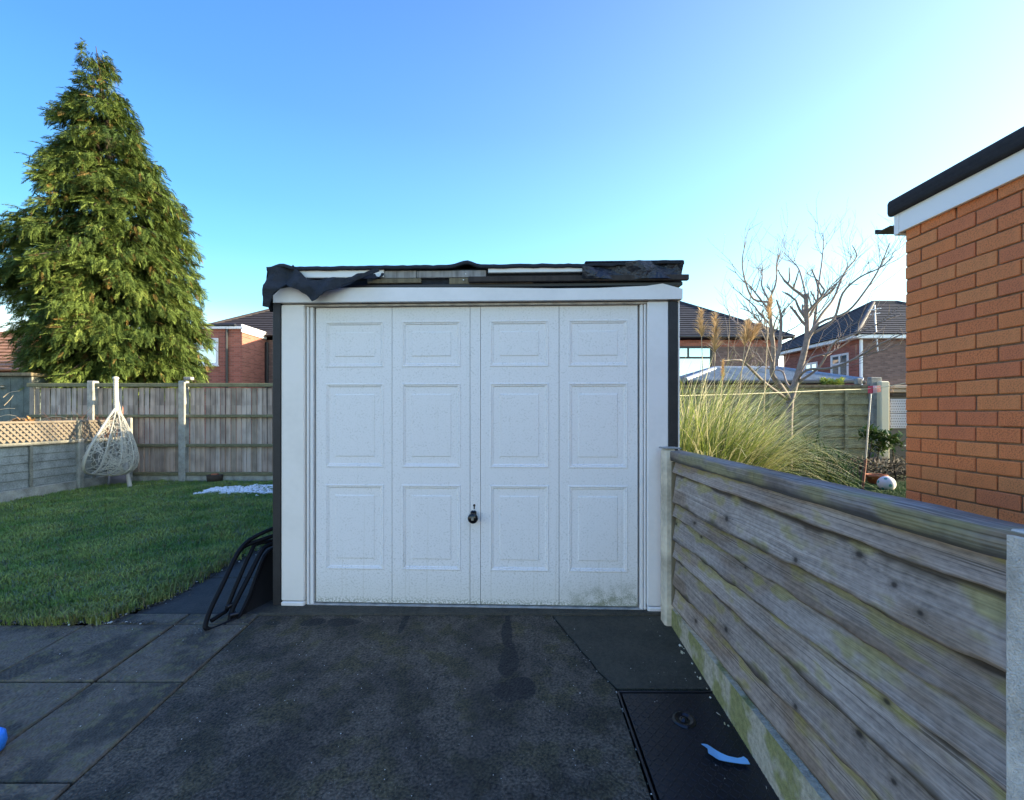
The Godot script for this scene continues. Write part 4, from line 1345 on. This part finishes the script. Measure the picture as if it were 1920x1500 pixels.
# ---------------------------------------------------------------- plants
func build_conifer() -> void:
	var t := thing("conifer", "tall drooping yellow-green conifer tree rising behind the back fence at left", "tree", Vector3(-9.3, 0, -10.4))
	var K := 10.4 / 10.0
	var tr := begin()
	tube(tr, [Vector3(0, -0.2, 0), Vector3(0, 2, 0), Vector3(0.0, 5, 0.05), Vector3(-0.1, 8, 0), Vector3(-0.36, 9.8, 0)], 0.17, 0.006, 10)
	put("trunk", done(tr), M.bark_dark, t)
	rng.seed = 301
	# feathery spray, one metre long along +z and drooping
	var sprays := []
	for v in 3:
		var st := begin()
		var n := 11
		for i in n:
			var f := (i + 1.0) / n
			var bp := Vector3(0, -0.30 * f * f, f * 0.92)
			for s in [-1.0, 1.0]:
				var ln := 0.30 * sin(PI * minf(1.0, 0.22 + f * 0.74)) * rng.randf_range(0.75, 1.2) + 0.05
				var dir := Vector3(s * rng.randf_range(0.6, 0.95), rng.randf_range(-0.35, 0.15), rng.randf_range(0.5, 0.8)).normalized()
				var wv := Vector3(-dir.z * s, 0.25, dir.x * s).normalized() * rng.randf_range(0.028, 0.045)
				var tip := bp + dir * ln + Vector3(0, -0.12 * ln, 0)
				var mid := bp.lerp(tip, 0.45)
				tri(st, bp, mid + wv, tip)
				tri(st, bp, tip, mid - wv)
				if i % 2 == 0:
					var t2 := mid + Vector3(dir.x * 0.3, rng.randf_range(-0.15, 0.1), dir.z * 0.9) * 0.13
					tri(st, mid - wv * 0.5, mid + wv * 0.6, t2)
		for s in [-1.0, 1.0]:
			tri(st, Vector3(-0.02, -0.005 * s, 0), Vector3(0.02, -0.005 * s, 0), Vector3(0, -0.33, 1.02))
		sprays.append(done(st))
	var prof := [[1.9, 1.55], [2.35, 2.05], [3.3, 2.28], [4.5, 2.15], [5.7, 1.92], [6.9, 1.55], [7.9, 1.12], [8.6, 0.75], [9.2, 0.52], [9.8, 0.36], [10.35, 0.2]]
	var radius := func(y: float) -> float:
		for k in prof.size() - 1:
			if y <= prof[k + 1][0]: return lerpf(prof[k][1], prof[k + 1][1], clampf((y - prof[k][0]) / (prof[k + 1][0] - prof[k][0]), 0, 1))
		return 0.03
	var xf := [[], [], []]
	var cl := [[], [], []]
	var limbs := begin()
	var cn := FastNoiseLite.new()
	cn.seed = 12
	cn.frequency = 0.55
	for b in 620:
		var q := rng.randf()
		var y := 1.75 + 8.75 * (1.0 - sqrt(1.0 - q * 0.992))
		var az := b * 2.39996 + rng.randf_range(-0.3, 0.3)
		var dir := Vector3(cos(az), 0, sin(az))
		var lump: float = cn.get_noise_3d(dir.x * 2.2, y * 0.9, dir.z * 2.2)
		var R: float = maxf(0.06, radius.call(y) * K * 0.80 - 0.10) * clampf(0.96 + 0.36 * lump + rng.randf_range(-0.26, 0.14), 0.45, 1.2)
		if rng.randf() < 0.07: R *= 1.1
		var lean := Vector3(-0.42 * smoothstep(6.5, 10.2, y) + 0.3 * smoothstep(4.6, 2.2, y), 0, 0)
		var rise := rng.randf_range(0.05, 0.38) * R
		var tipdrop := rng.randf_range(0.08, 0.3) * R
		var p0 := Vector3(0, y - 0.25 * R, 0) + lean
		var pm := p0 + dir * R * 0.6 + Vector3(0, rise + 0.22 * R, 0)
		var pe := p0 + dir * R + Vector3(0, rise + 0.22 * R - tipdrop, 0)
		if b % 3 == 0: tube(limbs, [p0, pm, pe], 0.02 + 0.012 * R, 0.006, 4, false)
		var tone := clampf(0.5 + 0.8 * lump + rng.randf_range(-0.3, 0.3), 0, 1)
		var n := int(18 + 52 * R)
		for i in n:
			var f := sqrt(rng.randf_range(0.12, 1.0))
			var p := p0.lerp(pm, f / 0.6) if f < 0.6 else pm.lerp(pe, (f - 0.6) / 0.4)
			var wide := 0.26 * R * (1.15 - f)
			var tang := Vector3(-dir.z, 0, dir.x)
			p += tang * rng.randf_range(-1, 1) * (0.1 + wide) + Vector3(0, rng.randf_range(-0.16, 0.08), 0)
			var out := (dir * rng.randf_range(0.35, 1.0) + tang * rng.randf_range(-0.8, 0.8) + Vector3(0, rng.randf_range(-1.3, 0.15), 0)).normalized()
			var zax := out
			var xax := Vector3.UP.cross(zax).normalized()
			var yax := zax.cross(xax)
			var bs := Basis(xax, yax, zax) * Basis(Vector3.BACK, rng.randf_range(-0.9, 0.9))
			var s := rng.randf_range(0.13, 0.27) * (0.75 if y > 8.6 else 1.0)
			var v := rng.randi() % 3
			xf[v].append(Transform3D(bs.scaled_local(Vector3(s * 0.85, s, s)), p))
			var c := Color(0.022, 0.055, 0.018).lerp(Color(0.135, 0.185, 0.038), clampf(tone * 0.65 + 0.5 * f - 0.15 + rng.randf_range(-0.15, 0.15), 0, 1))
			var r2 := rng.randf()
			if r2 < 0.05: c = Color(0.17, 0.115, 0.035)
			elif r2 < 0.12: c = Color(0.21, 0.26, 0.06)
			cl[v].append(c)
	put("branches", done(limbs), M.bark_dark, t).set_meta("kind", "stuff")
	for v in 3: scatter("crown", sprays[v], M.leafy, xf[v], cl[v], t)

func grow(st: SurfaceTool, p: Vector3, dir: Vector3, len: float, r: float, depth: int) -> void:
	var pts := [p]
	var q := p
	var d := dir
	var n := 4
	for i in n:
		d = (d + Vector3(rng.randf_range(-0.22, 0.22), rng.randf_range(-0.08, 0.2), rng.randf_range(-0.22, 0.22))).normalized()
		q += d * len / n
		pts.append(q)
	tube(st, pts, r, r * 0.55, 4 if r < 0.012 else 6, false)
	if depth <= 0: return
	var kids := rng.randi_range(2, 4)
	for k in kids:
		var i := rng.randi_range(1, n)
		var side := Vector3(rng.randf_range(-1, 1), rng.randf_range(-0.15, 0.7), rng.randf_range(-1, 1)).normalized()
		grow(st, pts[i], (d * 0.75 + side * 0.75).normalized(), len * rng.randf_range(0.45, 0.75), r * 0.58, depth - 1)

func build_bare_tree() -> void:
	var t := thing("bare_tree", "leafless many-stemmed tree with pale bark in the neighbour's garden", "tree")
	rng.seed = 419
	var D := 7.0
	var limbs := [
		[0.062, 0.050, D, 0.0, [[1478, 880], [1479, 800], [1482, 752]], 0],
		[0.046, 0.020, D, -0.15, [[1482, 752], [1462, 722], [1448, 700], [1450, 660], [1446, 610], [1441, 565]], 2],
		[0.036, 0.012, D, 0.1, [[1449, 690], [1460, 660], [1464, 620], [1464, 590], [1456, 562]], 2],
		[0.018, 0.005, D, -0.2, [[1441, 566], [1412, 560], [1396, 522], [1392, 486], [1399, 453]], 1],
		[0.016, 0.005, D, -0.1, [[1441, 565], [1455, 530], [1457, 495], [1460, 478]], 1],
		[0.014, 0.005, D, 0.1, [[1441, 562], [1428, 535], [1430, 518], [1426, 500]], 1],
		[0.026, 0.008, D, -0.4, [[1478, 750], [1434, 718], [1396, 680], [1380, 675], [1350, 677]], 1],
		[0.056, 0.040, D, 0.0, [[1480, 756], [1490, 722], [1500, 690], [1509, 655], [1514, 632]], 0],
		[0.036, 0.030, D, 0.0, [[1513, 640], [1513, 600], [1511, 551]], 1],
		[0.030, 0.010, D, 0.2, [[1514, 632], [1524, 620], [1530, 580], [1534, 540], [1522, 505]], 2],
		[0.014, 0.004, D, 0.1, [[1533, 545], [1540, 500], [1544, 460], [1543, 436]], 1],
		[0.026, 0.006, D, 0.3, [[1516, 630], [1540, 590], [1563, 560], [1583, 512], [1606, 482], [1598, 460]], 2],
		[0.024, 0.006, D, -0.3, [[1518, 628], [1562, 600], [1580, 550], [1612, 520], [1650, 502], [1676, 480]], 2],
		[0.024, 0.006, D, -0.2, [[1508, 650], [1536, 606], [1588, 585], [1626, 540], [1650, 500], [1668, 456]], 2],
		[0.022, 0.007, D, -0.5, [[1492, 716], [1512, 694], [1558, 690], [1608, 670], [1650, 645], [1696, 625]], 1],
		[0.022, 0.007, D, -0.4, [[1490, 720], [1534, 690], [1562, 645], [1588, 632], [1630, 615], [1680, 590]], 1],
		[0.016, 0.005, D, 0.3, [[1450, 650], [1440, 628], [1392, 612], [1368, 595]], 1],
		[0.014, 0.005, D, 0.2, [[1512, 560], [1500, 510], [1488, 492], [1470, 474]], 1],
		[0.018, 0.006, D, 0.2, [[1486, 735], [1474, 716], [1466, 696], [1440, 690], [1418, 660]], 1],
		[0.018, 0.006, D, -0.2, [[1488, 726], [1500, 700], [1520, 672], [1560, 660], [1590, 640]], 1],
	]
	var first := true
	for l in limbs:
		var st := begin()
		var pts := []
		var n: int = l[4].size()
		for i in n: pts.append(P(l[4][i][0], l[4][i][1], l[2] + l[3] * i / maxf(1, n - 1) * 2.0))
		pts = smooth(pts, 4)
		tube(st, pts, l[0], l[1], 8 if l[0] > 0.03 else 6, true)
		if l[5] > 0:
			var m := pts.size()
			var kids := 7 if l[5] > 1 else 6
			for k in kids:
				var i := rng.randi_range(int(m * 0.4), m - 2)
				var dv: Vector3 = (pts[i + 1] - pts[i]).normalized()
				var side := Vector3(rng.randf_range(-1, 1), rng.randf_range(-0.2, 0.8), rng.randf_range(-1, 1)).normalized()
				grow(st, pts[i], (dv + side * 0.9).normalized(), rng.randf_range(0.28, 0.6), maxf(l[1] * 0.8, 0.0045), l[5])
		put("trunk" if first else "limb", done(st), M.bark if l[0] > 0.02 else M.twig, t)
		first = false

func blade(st: SurfaceTool, o: Vector3, dir: Vector3, lean: float, len: float, w: float, droop: float, c0: Color, c1: Color, segs := 8) -> void:
	var ang := lean
	var p := o
	var sidev := Vector3(-dir.z, 0, dir.x)
	var prev := []
	for i in segs + 1:
		var f := float(i) / segs
		var ww := w * (1.0 - f * f) * 0.5 + 0.0008
		var s := sidev * ww
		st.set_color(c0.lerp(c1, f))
		if i > 0:
			quad(st, prev[0], prev[1], p + s, p - s)
		prev = [p - s, p + s]
		p += (Vector3.UP * cos(ang) + dir * sin(ang)) * len / segs
		ang += droop / segs * (0.5 + f)

func build_pampas() -> void:
	var t := thing("pampas_grass", "big sunlit clump of pampas grass with dry plumes right of the garage", "ornamental grass")
	rng.seed = 503
	var base := Vector3(2.08, 0.0, -5.05)
	var st := begin()
	st.set_smooth_group(1)
	for n in 2700:
		var a := rng.randf() * TAU
		var rr := sqrt(rng.randf()) * 0.42
		var o := base + Vector3(cos(a) * rr * 1.2, 0, sin(a) * rr)
		var az := a + rng.randf_range(-0.9, 0.9)
		if n % 5 == 0: az = rng.randf_range(-0.5, 1.0)
		var dir := Vector3(cos(az), 0, sin(az))
		var right := maxf(0.0, dir.x)
		var len := rng.randf_range(1.15, 1.8) + 0.12 * right
		var lean := rng.randf_range(0.02, 0.42)
		var droop := rng.randf_range(0.7, 2.4) + 0.2 * right
		if n % 9 == 0:
			droop *= 0.35
		if n % 4 == 1:
			o.x -= 0.28
			lean *= 0.4
			len *= 1.08
			droop *= 0.6
		var u := rng.randf()
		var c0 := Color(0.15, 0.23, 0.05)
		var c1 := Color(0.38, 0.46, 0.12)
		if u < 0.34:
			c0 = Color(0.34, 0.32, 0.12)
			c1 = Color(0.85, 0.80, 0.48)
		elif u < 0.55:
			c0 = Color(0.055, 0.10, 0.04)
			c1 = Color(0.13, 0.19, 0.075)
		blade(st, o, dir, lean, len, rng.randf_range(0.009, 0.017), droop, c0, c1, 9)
	# long stray blades sweeping out to the right
	for n in 45:
		var az := rng.randf_range(-0.5, 0.7)
		blade(st, base + Vector3(rng.randf_range(0.0, 0.5), 0, rng.randf_range(-0.3, 0.3)), Vector3(cos(az), 0, sin(az)), rng.randf_range(0.2, 0.5), rng.randf_range(1.8, 2.4), 0.014, rng.randf_range(1.7, 2.3), Color(0.3, 0.3, 0.10), Color(0.6, 0.56, 0.28), 12)
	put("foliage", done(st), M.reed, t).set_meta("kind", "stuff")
	for e in [[1314, 585, 632, 1318, 760, 22.0, 0.1], [1342, 592, 662, 1338, 760, 30.0, -0.05], [1402, 606, 650, 1385, 760, 34.0, 0.5], [1421, 612, 642, 1380, 750, 26.0, 0.9], [1446, 560, 600, 1434, 720, 16.0, -0.4], [1356, 675, 715, 1352, 760, 10.0, 0.2]]:
		var d := 5.15
		var top := P(e[0], e[1], d)
		var mid := P((e[0] * 2.0 + e[3]) / 3.0, e[2], d)
		var foot := P(e[3], e[4], d)
		var ss := begin()
		tube(ss, smooth([Vector3(foot.x - 0.05, 0.1, -d), foot, mid, top], 4), 0.0055, 0.003, 5)
		var stem := put("plume_stem", done(ss), M.straw, t)
		var ps := begin()
		ps.set_smooth_group(1)
		for n in 260:
			var f := rng.randf()
			var o := mid.lerp(top, f)
			var az := rng.randf() * TAU
			var dir := Vector3(cos(az) + e[6], 0, sin(az)).normalized()
			var len: float = e[5] / LENS * d * rng.randf_range(0.5, 1.15) * (1.0 - 0.55 * f) * 1.25
			var k := rng.randf_range(0.75, 1.2)
			blade(ps, o, dir, rng.randf_range(0.25, 0.9), len, 0.009, rng.randf_range(0.8, 2.0), Color(0.50, 0.36, 0.2) * k, Color(0.72, 0.55, 0.34) * k, 4)
		put("plume", done(ps), M.reed, stem)
	# long-leaved shrub next to it
	var b := thing("bamboo_shrub", "low dark green narrow-leaved shrub in front of the slatted fence", "shrub")
	st = begin()
	st.set_smooth_group(1)
	for n in 2600:
		var q := Vector3(rng.randf_range(3.35, 5.1), 0, -rng.randf_range(6.5, 7.6))
		var top := 0.75 * sqrt(maxf(0.0, 1.0 - pow((q.x - 4.2) / 1.0, 2.0))) + 0.1
		q.y = rng.randf() * top
		var az := rng.randf() * TAU
		var k := rng.randf_range(0.7, 1.3)
		blade(st, q, Vector3(cos(az), 0, sin(az)), rng.randf_range(0.3, 1.1), rng.randf_range(0.18, 0.42), 0.016, rng.randf_range(0.6, 1.8), Color(0.035, 0.075, 0.03) * k, Color(0.07, 0.13, 0.045) * k, 4)
	put("foliage", done(st), M.leafy, b).set_meta("kind", "stuff")
	# rosette bush between the posts and the store
	var c := thing("broadleaf_bush", "small broad-leaved green bush below the cream fence post", "shrub")
	st = begin()
	st.set_smooth_group(1)
	for n in 420:
		var cc: Vector3 = [P(1648, 822, 8.6), P(1672, 826, 8.5), P(1655, 840, 8.7), P(1632, 815, 8.6)][n % 4]
		var q := cc + Vector3(rng.randfn(0, 0.1), rng.randfn(0, 0.07), rng.randfn(0, 0.1))
		var az := rng.randf() * TAU
		var k := rng.randf_range(0.6, 1.3)
		blade(st, q, Vector3(cos(az), 0, sin(az)), rng.randf_range(0.4, 1.3), rng.randf_range(0.1, 0.2), 0.04, rng.randf_range(0.5, 1.6), Color(0.05, 0.10, 0.03) * k, Color(0.09, 0.16, 0.045) * k, 4)
	put("foliage", done(st), M.leafy, c).set_meta("kind", "stuff")
	var cs := begin()
	for e in [[1650, 1640, 900], [1672, 1680, 905], [1635, 1622, 900]]:
		tube(cs, smooth([P(e[0], 825, 8.6), P((e[0] + e[1]) / 2.0, 865, 8.65), P(e[1], e[2], 8.6)], 3), 0.008, 0.016, 5)
	put("stem", done(cs), M.bark_dark, c)
	# dark low hedge at the foot of the brick wall
	var hd := thing("dark_hedge", "dark brown twiggy low hedge under the garden store", "hedge")
	st = begin()
	for n in 1500:
		var q := Vector3(rng.randf_range(6.6, 8.6), rng.randf() * 0.38, -rng.randf_range(8.3, 9.1))
		var dv := Vector3(rng.randf_range(-1, 1), rng.randf_range(-0.2, 1), rng.randf_range(-1, 1)).normalized() * rng.randf_range(0.05, 0.16)
		tri(st, q, q + dv + Vector3(0.02, 0, 0.015), q + dv * 0.4 + Vector3(-0.025, 0.01, 0.02))
	put("foliage", done(st), flat(Color(0.035, 0.027, 0.024), 0.9), hd).set_meta("kind", "stuff")
	# bright leaves peeping over the slatted fence
	var pk := thing("yellow_shrub", "yellow-green leaves peeping over the slatted fence top", "shrub")
	st = begin()
	st.set_smooth_group(1)
	for n in 160:
		var q := P(rng.randf_range(1540, 1580), rng.randf_range(714, 724), 9.6 + rng.randf() * 0.3)
		var az := rng.randf() * TAU
		blade(st, q, Vector3(cos(az), 0, sin(az)), rng.randf_range(0.3, 1.4), 0.13, 0.06, 1.0, Color(0.22, 0.30, 0.05), Color(0.36, 0.42, 0.10), 3)
	put("foliage", done(st), M.leafy, pk).set_meta("kind", "stuff")
	# dead growth behind the trellis
	var dw := thing("dead_shrub", "reddish leafless twigs and straw stems behind the trellis", "shrub")
	st = begin()
	for n in 45:
		var o := P(rng.randf_range(95, 215), 815, 7.95)
		grow(st, Vector3(o.x, 0.75 + rng.randf() * 0.2, o.z + rng.randf_range(-0.15, 0.15)), Vector3(rng.randf_range(-0.9, 0.9), 1.0, rng.randf_range(-0.3, 0.3)).normalized(), rng.randf_range(0.15, 0.4), 0.004, 1)
	put("twigs", done(st), M.twig_red, dw).set_meta("kind", "stuff")
	st = begin()
	for e in [[[0, 795], [20, 788], [45, 784], [75, 788]], [[6, 745], [18, 736], [36, 733]], [[8, 760], [18, 750], [25, 741]], [[0, 781], [15, 778], [30, 780]], [[75, 790], [90, 783], [110, 781], [126, 785]], [[0, 768], [14, 766], [28, 766]]]:
		var pp := []
		for q in e: pp.append(P(q[0], q[1], 7.6))
		tube(st, smooth(pp, 4), 0.007, 0.003, 4)
	put("straw_stems", done(st), M.straw, dw)
	st = begin()
	st.set_smooth_group(1)
	for n in 90:
		var q := P(rng.randf_range(22, 66), 798 - rng.randf() * 12.0, 7.5 + rng.randf_range(-0.1, 0.1))
		var az := rng.randf() * TAU
		blade(st, q, Vector3(cos(az), 0, sin(az)), rng.randf_range(0.3, 1.2), 0.08, 0.04, 1.5, Color(0.32, 0.17, 0.07), Color(0.45, 0.27, 0.12), 3)
	put("dry_leaves", done(st), M.leafy, dw).set_meta("kind", "stuff")

# ---------------------------------------------------------------- things in the gardens
func build_things() -> void:
	# egg chair
	var c := thing("egg_chair", "cream woven hanging egg chair leaning on the lawn before the back fence", "garden chair")
	rng.seed = 601
	var T := P(218, 764, 7.5)
	var B := P(172, 889, 7.35)
	var ax := B - T
	var b := Vector3(0.93, 0, -0.35).normalized()
	var an := ax.normalized()
	b = (b - an * b.dot(an)).normalized()
	var cc := an.cross(b).normalized()
	if cc.z < 0.0: cc = -cc
	var at := func(v: float, phi: float, k := 1.0) -> Vector3:
		var vv := clampf(v, 0.0, 1.0)
		var r := 1.22 * pow(vv, 0.82) * sqrt(maxf(0.0, 1.0 - pow(vv, 4.5)))
		return T + ax * v + (b * (cos(phi) * 0.62 + 0.04) + cc * sin(phi) * 0.40) * r * k
	var rim := begin()
	for phi in [-1.68, 1.68]:
		var pts := []
		for i in 33: pts.append(at.call(i / 32.0, phi))
		tube(rim, pts, 0.017, -1.0, 8)
	put("rim", done(rim), M.wicker, c)
	for k in 8:
		var phi := lerpf(-1.55, 1.72, k / 7.0)
		var st := begin()
		var pts := []
		for i in 29: pts.append(at.call(i / 28.0, phi))
		tube(st, pts, 0.0085, -1.0, 6)
		put("rib", done(st), M.wicker, c)
	var wv := begin()
	for n in 240:
		var v0 := rng.randf_range(0.02, 0.95)
		var f0 := rng.randf_range(-1.68, 1.68)
		var v1 := clampf(v0 + rng.randf_range(-0.45, 0.45), 0.02, 0.97)
		var f1 := clampf(f0 + rng.randf_range(-1.7, 1.7), -1.68, 1.68)
		var pts := []
		for i in 13: pts.append(at.call(lerpf(v0, v1, i / 12.0), lerpf(f0, f1, i / 12.0) + 0.12 * sin(i * 0.5 + n), 0.985))
		tube(wv, pts, 0.0038, -1.0, 4, false)
	put("weave", done(wv), M.wicker, c).set_meta("kind", "stuff")
	var ps := begin()
	var neck := smooth([T + Vector3(0.0, -0.04, 0), P(218, 745, 7.5), P(217, 725, 7.5), P(217, 711, 7.5)], 6)
	tube(ps, neck, 0.034, 0.03, 10)
	for i in 14:
		var q := P(217.3, 712 + i * 3.6, 7.5)
		lathe(ps, [Vector2(0.031, -0.014), Vector2(0.040, 0.0), Vector2(0.031, 0.014)], 10, Transform3D(Basis(Vector3(0.3, 0, 1).normalized(), 0.35), q))
	put("neck", done(ps), M.wicker, c)
	ps = begin()
	lathe(ps, [Vector2(0.0, -0.03), Vector2(0.038, -0.028), Vector2(0.046, 0.0), Vector2(0.034, 0.022), Vector2(0.0, 0.03)], 14, Transform3D(Basis(), P(217, 709, 7.5)))
	put("neck_cap", done(ps), M.wicker, c)
	ps = begin()
	tube(ps, smooth([P(244, 915, 7.62), P(241, 897, 7.72), P(236, 870, 7.85), P(232, 820, 7.95), P(224, 770, 7.7), P(218, 745, 7.5)], 5), 0.034, 0.022, 8)
	put("stand_leg", done(ps), M.wicker, c)
	ps = begin()
	tube(ps, smooth([P(244, 913, 7.62), P(285, 909, 7.85), P(318, 906, 8.05)], 5), 0.014, 0.014, 6)
	put("base_ring", done(ps), M.wicker, c)
	# plant pot on its side
	var fp := thing("fallen_pot", "dark-mouthed grey plant pot lying on its side under the egg chair", "plant pot", P(221, 898, 8.0))
	ps = begin()
	lathe(ps, [Vector2(0.0, -0.14), Vector2(0.10, -0.14), Vector2(0.125, 0.12), Vector2(0.14, 0.12), Vector2(0.14, 0.16), Vector2(0.125, 0.16), Vector2(0.115, 0.12), Vector2(0.09, -0.12), Vector2(0.0, -0.12)], 22, Transform3D(Basis(Vector3(0, 0, 1), PI / 2 - 0.1).rotated(Vector3.UP, 0.9), Vector3.ZERO))
	put("body", done(ps), flat(Color(0.2, 0.2, 0.24), 0.7), fp)
	# lump by the fence
	var rk := thing("broken_planter", "small dark broken planter with a bright chip on top against the back fence", "planter", P(403, 893, 8.22))
	ps = begin()
	lathe(ps, [Vector2(0.0, -0.1), Vector2(0.12, -0.1), Vector2(0.135, 0.03), Vector2(0.11, 0.035), Vector2(0.09, -0.02), Vector2(0.0, -0.03)], 12)
	put("body", done(ps), M.bark_dark, rk)
	put("chip", boxm(Vector3(-0.05, 0.02, -0.02), Vector3(0.07, 0.05, 0.05), 0.012), M.terracotta, rk)
	# folded chairs against the garage
	var ch := thing("folding_chair", "folded black tubular garden chair leaning against the garage's left corner", "chair")
	var paths := [
		[0.014, [[441, 1161, 2.80], [418, 1172, 2.74], [396, 1180.5, 2.69], [386, 1177, 2.67], [386, 1168, 2.68], [395, 1142, 2.72], [420, 1090, 2.81], [440, 1047, 2.90], [452, 1028, 2.95], [470, 1011, 3.02], [512, 991, 3.12], [560, 978, 3.3]]],
		[0.013, [[396, 1164, 2.71], [414, 1152, 2.77], [424, 1145, 2.82], [428, 1134, 2.83], [446, 1090, 2.89], [470, 1036, 2.99], [482, 1020, 3.05], [520, 1012, 3.15]]],
		[0.014, [[440, 1048, 2.93], [456, 1026, 2.99], [490, 1012, 3.06], [514, 1004, 3.12], [560, 990, 3.3]]],
		[0.015, [[431, 1163, 2.79], [437, 1140, 2.82], [466, 1082, 2.92], [488, 1038, 3.02], [504, 1022, 3.08], [540, 1016, 3.2]]],
		[0.012, [[444, 1160, 2.80], [452, 1150, 2.84], [470, 1110, 2.92], [496, 1042, 3.03], [520, 1026, 3.12]]],
	]
	for e in paths:
		ps = begin()
		var pts := []
		for q in e[1]: pts.append(P(q[0], q[1], q[2]))
		tube(ps, smooth(pts, 4), e[0], -1.0, 8)
		put("frame_tube", done(ps), M.metal_black, ch)
	ps = begin()
	var sl := [P(448, 1160, 2.83), P(494, 1045, 3.06), P(506, 1028, 3.12), P(560, 1022, 3.4), P(560, 1130, 3.3), P(505, 1158, 2.98), P(468, 1170, 2.84)]
	for k in range(1, sl.size() - 1):
		tri(ps, sl[0], sl[k + 1], sl[k])
		tri(ps, sl[0] + Vector3(0.008, 0, -0.02), sl[k] + Vector3(0.008, 0, -0.02), sl[k + 1] + Vector3(0.008, 0, -0.02))
	put("sling_seat", done(ps), M.fabric_black, ch)
	ps = begin()
	tube(ps, [P(431, 1156, 2.79), P(446, 1150, 2.82)], 0.02, 0.017, 8)
	tube(ps, [P(425, 1140, 2.80), P(438, 1132, 2.84)], 0.014, 0.012, 8)
	put("hinge", done(ps), M.knob, ch)
	# clothes prop, bag and line
	var pr := thing("clothes_prop", "thin leaning metal clothes prop with a rusty red foot on the neighbour's grass", "clothes prop")
	ps = begin()
	tube(ps, [P(1623, 860, 7.4), P(1633, 735, 7.4)], 0.014, 0.011, 8)
	put("pole", done(ps), M.steel, pr)
	ps = begin()
	tube(ps, [P(1617, 920, 7.4), P(1623, 860, 7.4)], 0.02, 0.02, 8)
	put("foot_tube", done(ps), M.rust, pr)
	var pg := thing("peg_bag", "red and white peg bag hung where the line meets the prop", "peg bag")
	put("red_end", boxm(P(1629, 737, 7.42), P(1635, 724, 7.34), 0.012), M.peg_red, pg)
	put("white_cloth", boxm(P(1635.2, 737.5, 7.43), P(1644, 723, 7.33), 0.015), M.cloth_white, pg)
	put("pink_end", boxm(P(1644.2, 735, 7.42), P(1651, 723, 7.34), 0.012), flat(Color(0.75, 0.36, 0.3), 0.7), pg)
	ps = begin()
	tube(ps, smooth([P(1262, 742, 5.6), P(1400, 738.5, 6.2), P(1560, 731.5, 7.0), P(1633, 728.5, 7.36), P(1700, 718, 6.6), P(1760, 700, 5.0)], 6), 0.0055, 0.0055, 5)
	tag(put("washing_line", done(ps), M.rope), "pale washing line strung across the pampas grass to the prop", "washing line")
	# flowerpot and ball
	var fl := thing("flowerpot", "terracotta bowl flowerpot standing behind the football", "plant pot", P(1643, 902, 8.0) * Vector3(1, 0, 1))
	ps = begin()
	lathe(ps, [Vector2(0.0, 0.0), Vector2(0.10, 0.0), Vector2(0.145, 0.15), Vector2(0.165, 0.15), Vector2(0.165, 0.19), Vector2(0.145, 0.19), Vector2(0.13, 0.14), Vector2(0.0, 0.13)], 22)
	put("body", done(ps), M.terracotta, fl)
	ps = begin()
	ps.set_smooth_group(1)
	for n in 40:
		var az := rng.randf() * TAU
		blade(ps, Vector3(0.12 + rng.randfn(0, 0.03), 0.03 + rng.randf() * 0.05, 0.13), Vector3(cos(az), 0, sin(az)), 0.7, 0.09, 0.03, 1.2, Color(0.06, 0.2, 0.05), Color(0.1, 0.28, 0.08), 3)
	put("leaves", done(ps), M.leafy, fl).set_meta("kind", "stuff")
	var fb := thing("football", "white football with green markings lying on the neighbour's grass", "ball", P(1662, 907, 7.4))
	var sm := SphereMesh.new()
	sm.radius = 0.125
	sm.height = 0.25
	sm.radial_segments = 32
	sm.rings = 16
	put("ball", sm, M.cloth_white, fb)
	ps = begin()
	for n in 12:
		var yy := 1.0 - 2.0 * (n + 0.5) / 12.0
		var ph := n * 2.39996
		var dirv := Vector3(sqrt(1 - yy * yy) * cos(ph), yy, sqrt(1 - yy * yy) * sin(ph))
		var xx := dirv.cross(Vector3(0.3, 0.9, 0.2)).normalized()
		var y2 := dirv.cross(xx)
		for k in 5:
			var a0 := TAU * k / 5
			var a1 := TAU * (k + 1) / 5
			tri(ps, dirv * 0.1275, (dirv + (xx * cos(a1) + y2 * sin(a1)) * 0.22).normalized() * 0.1265, (dirv + (xx * cos(a0) + y2 * sin(a0)) * 0.22).normalized() * 0.1265)
	put("patches", done(ps), flat(Color(0.12, 0.4, 0.3), 0.5), fb)
	# something blue at the very left edge of the paving
	var bl := thing("blue_bucket", "bright blue rounded plastic tub cut off by the left picture edge on the paving", "tub")
	var bp := Vector3(-2.075, slope_y(1.76), -1.76)
	bl.scale = Vector3.ONE * 0.42
	bl.position = bp
	ps = begin()
	lathe(ps, [Vector2(0.0, 0.0), Vector2(0.10, 0.0), Vector2(0.135, 0.03), Vector2(0.15, 0.10), Vector2(0.14, 0.17), Vector2(0.11, 0.2), Vector2(0.10, 0.19), Vector2(0.0, 0.17)], 24)
	put("tub", done(ps), M.blue_bright, bl)

func _ready() -> void:
	make_view()
	make_materials()
	build_ground()
	build_garage()
	build_near_fence()
	build_brick_house()
	build_far_houses()
	build_fences()
	build_conifer()
	build_bare_tree()
	build_pampas()
	build_things()
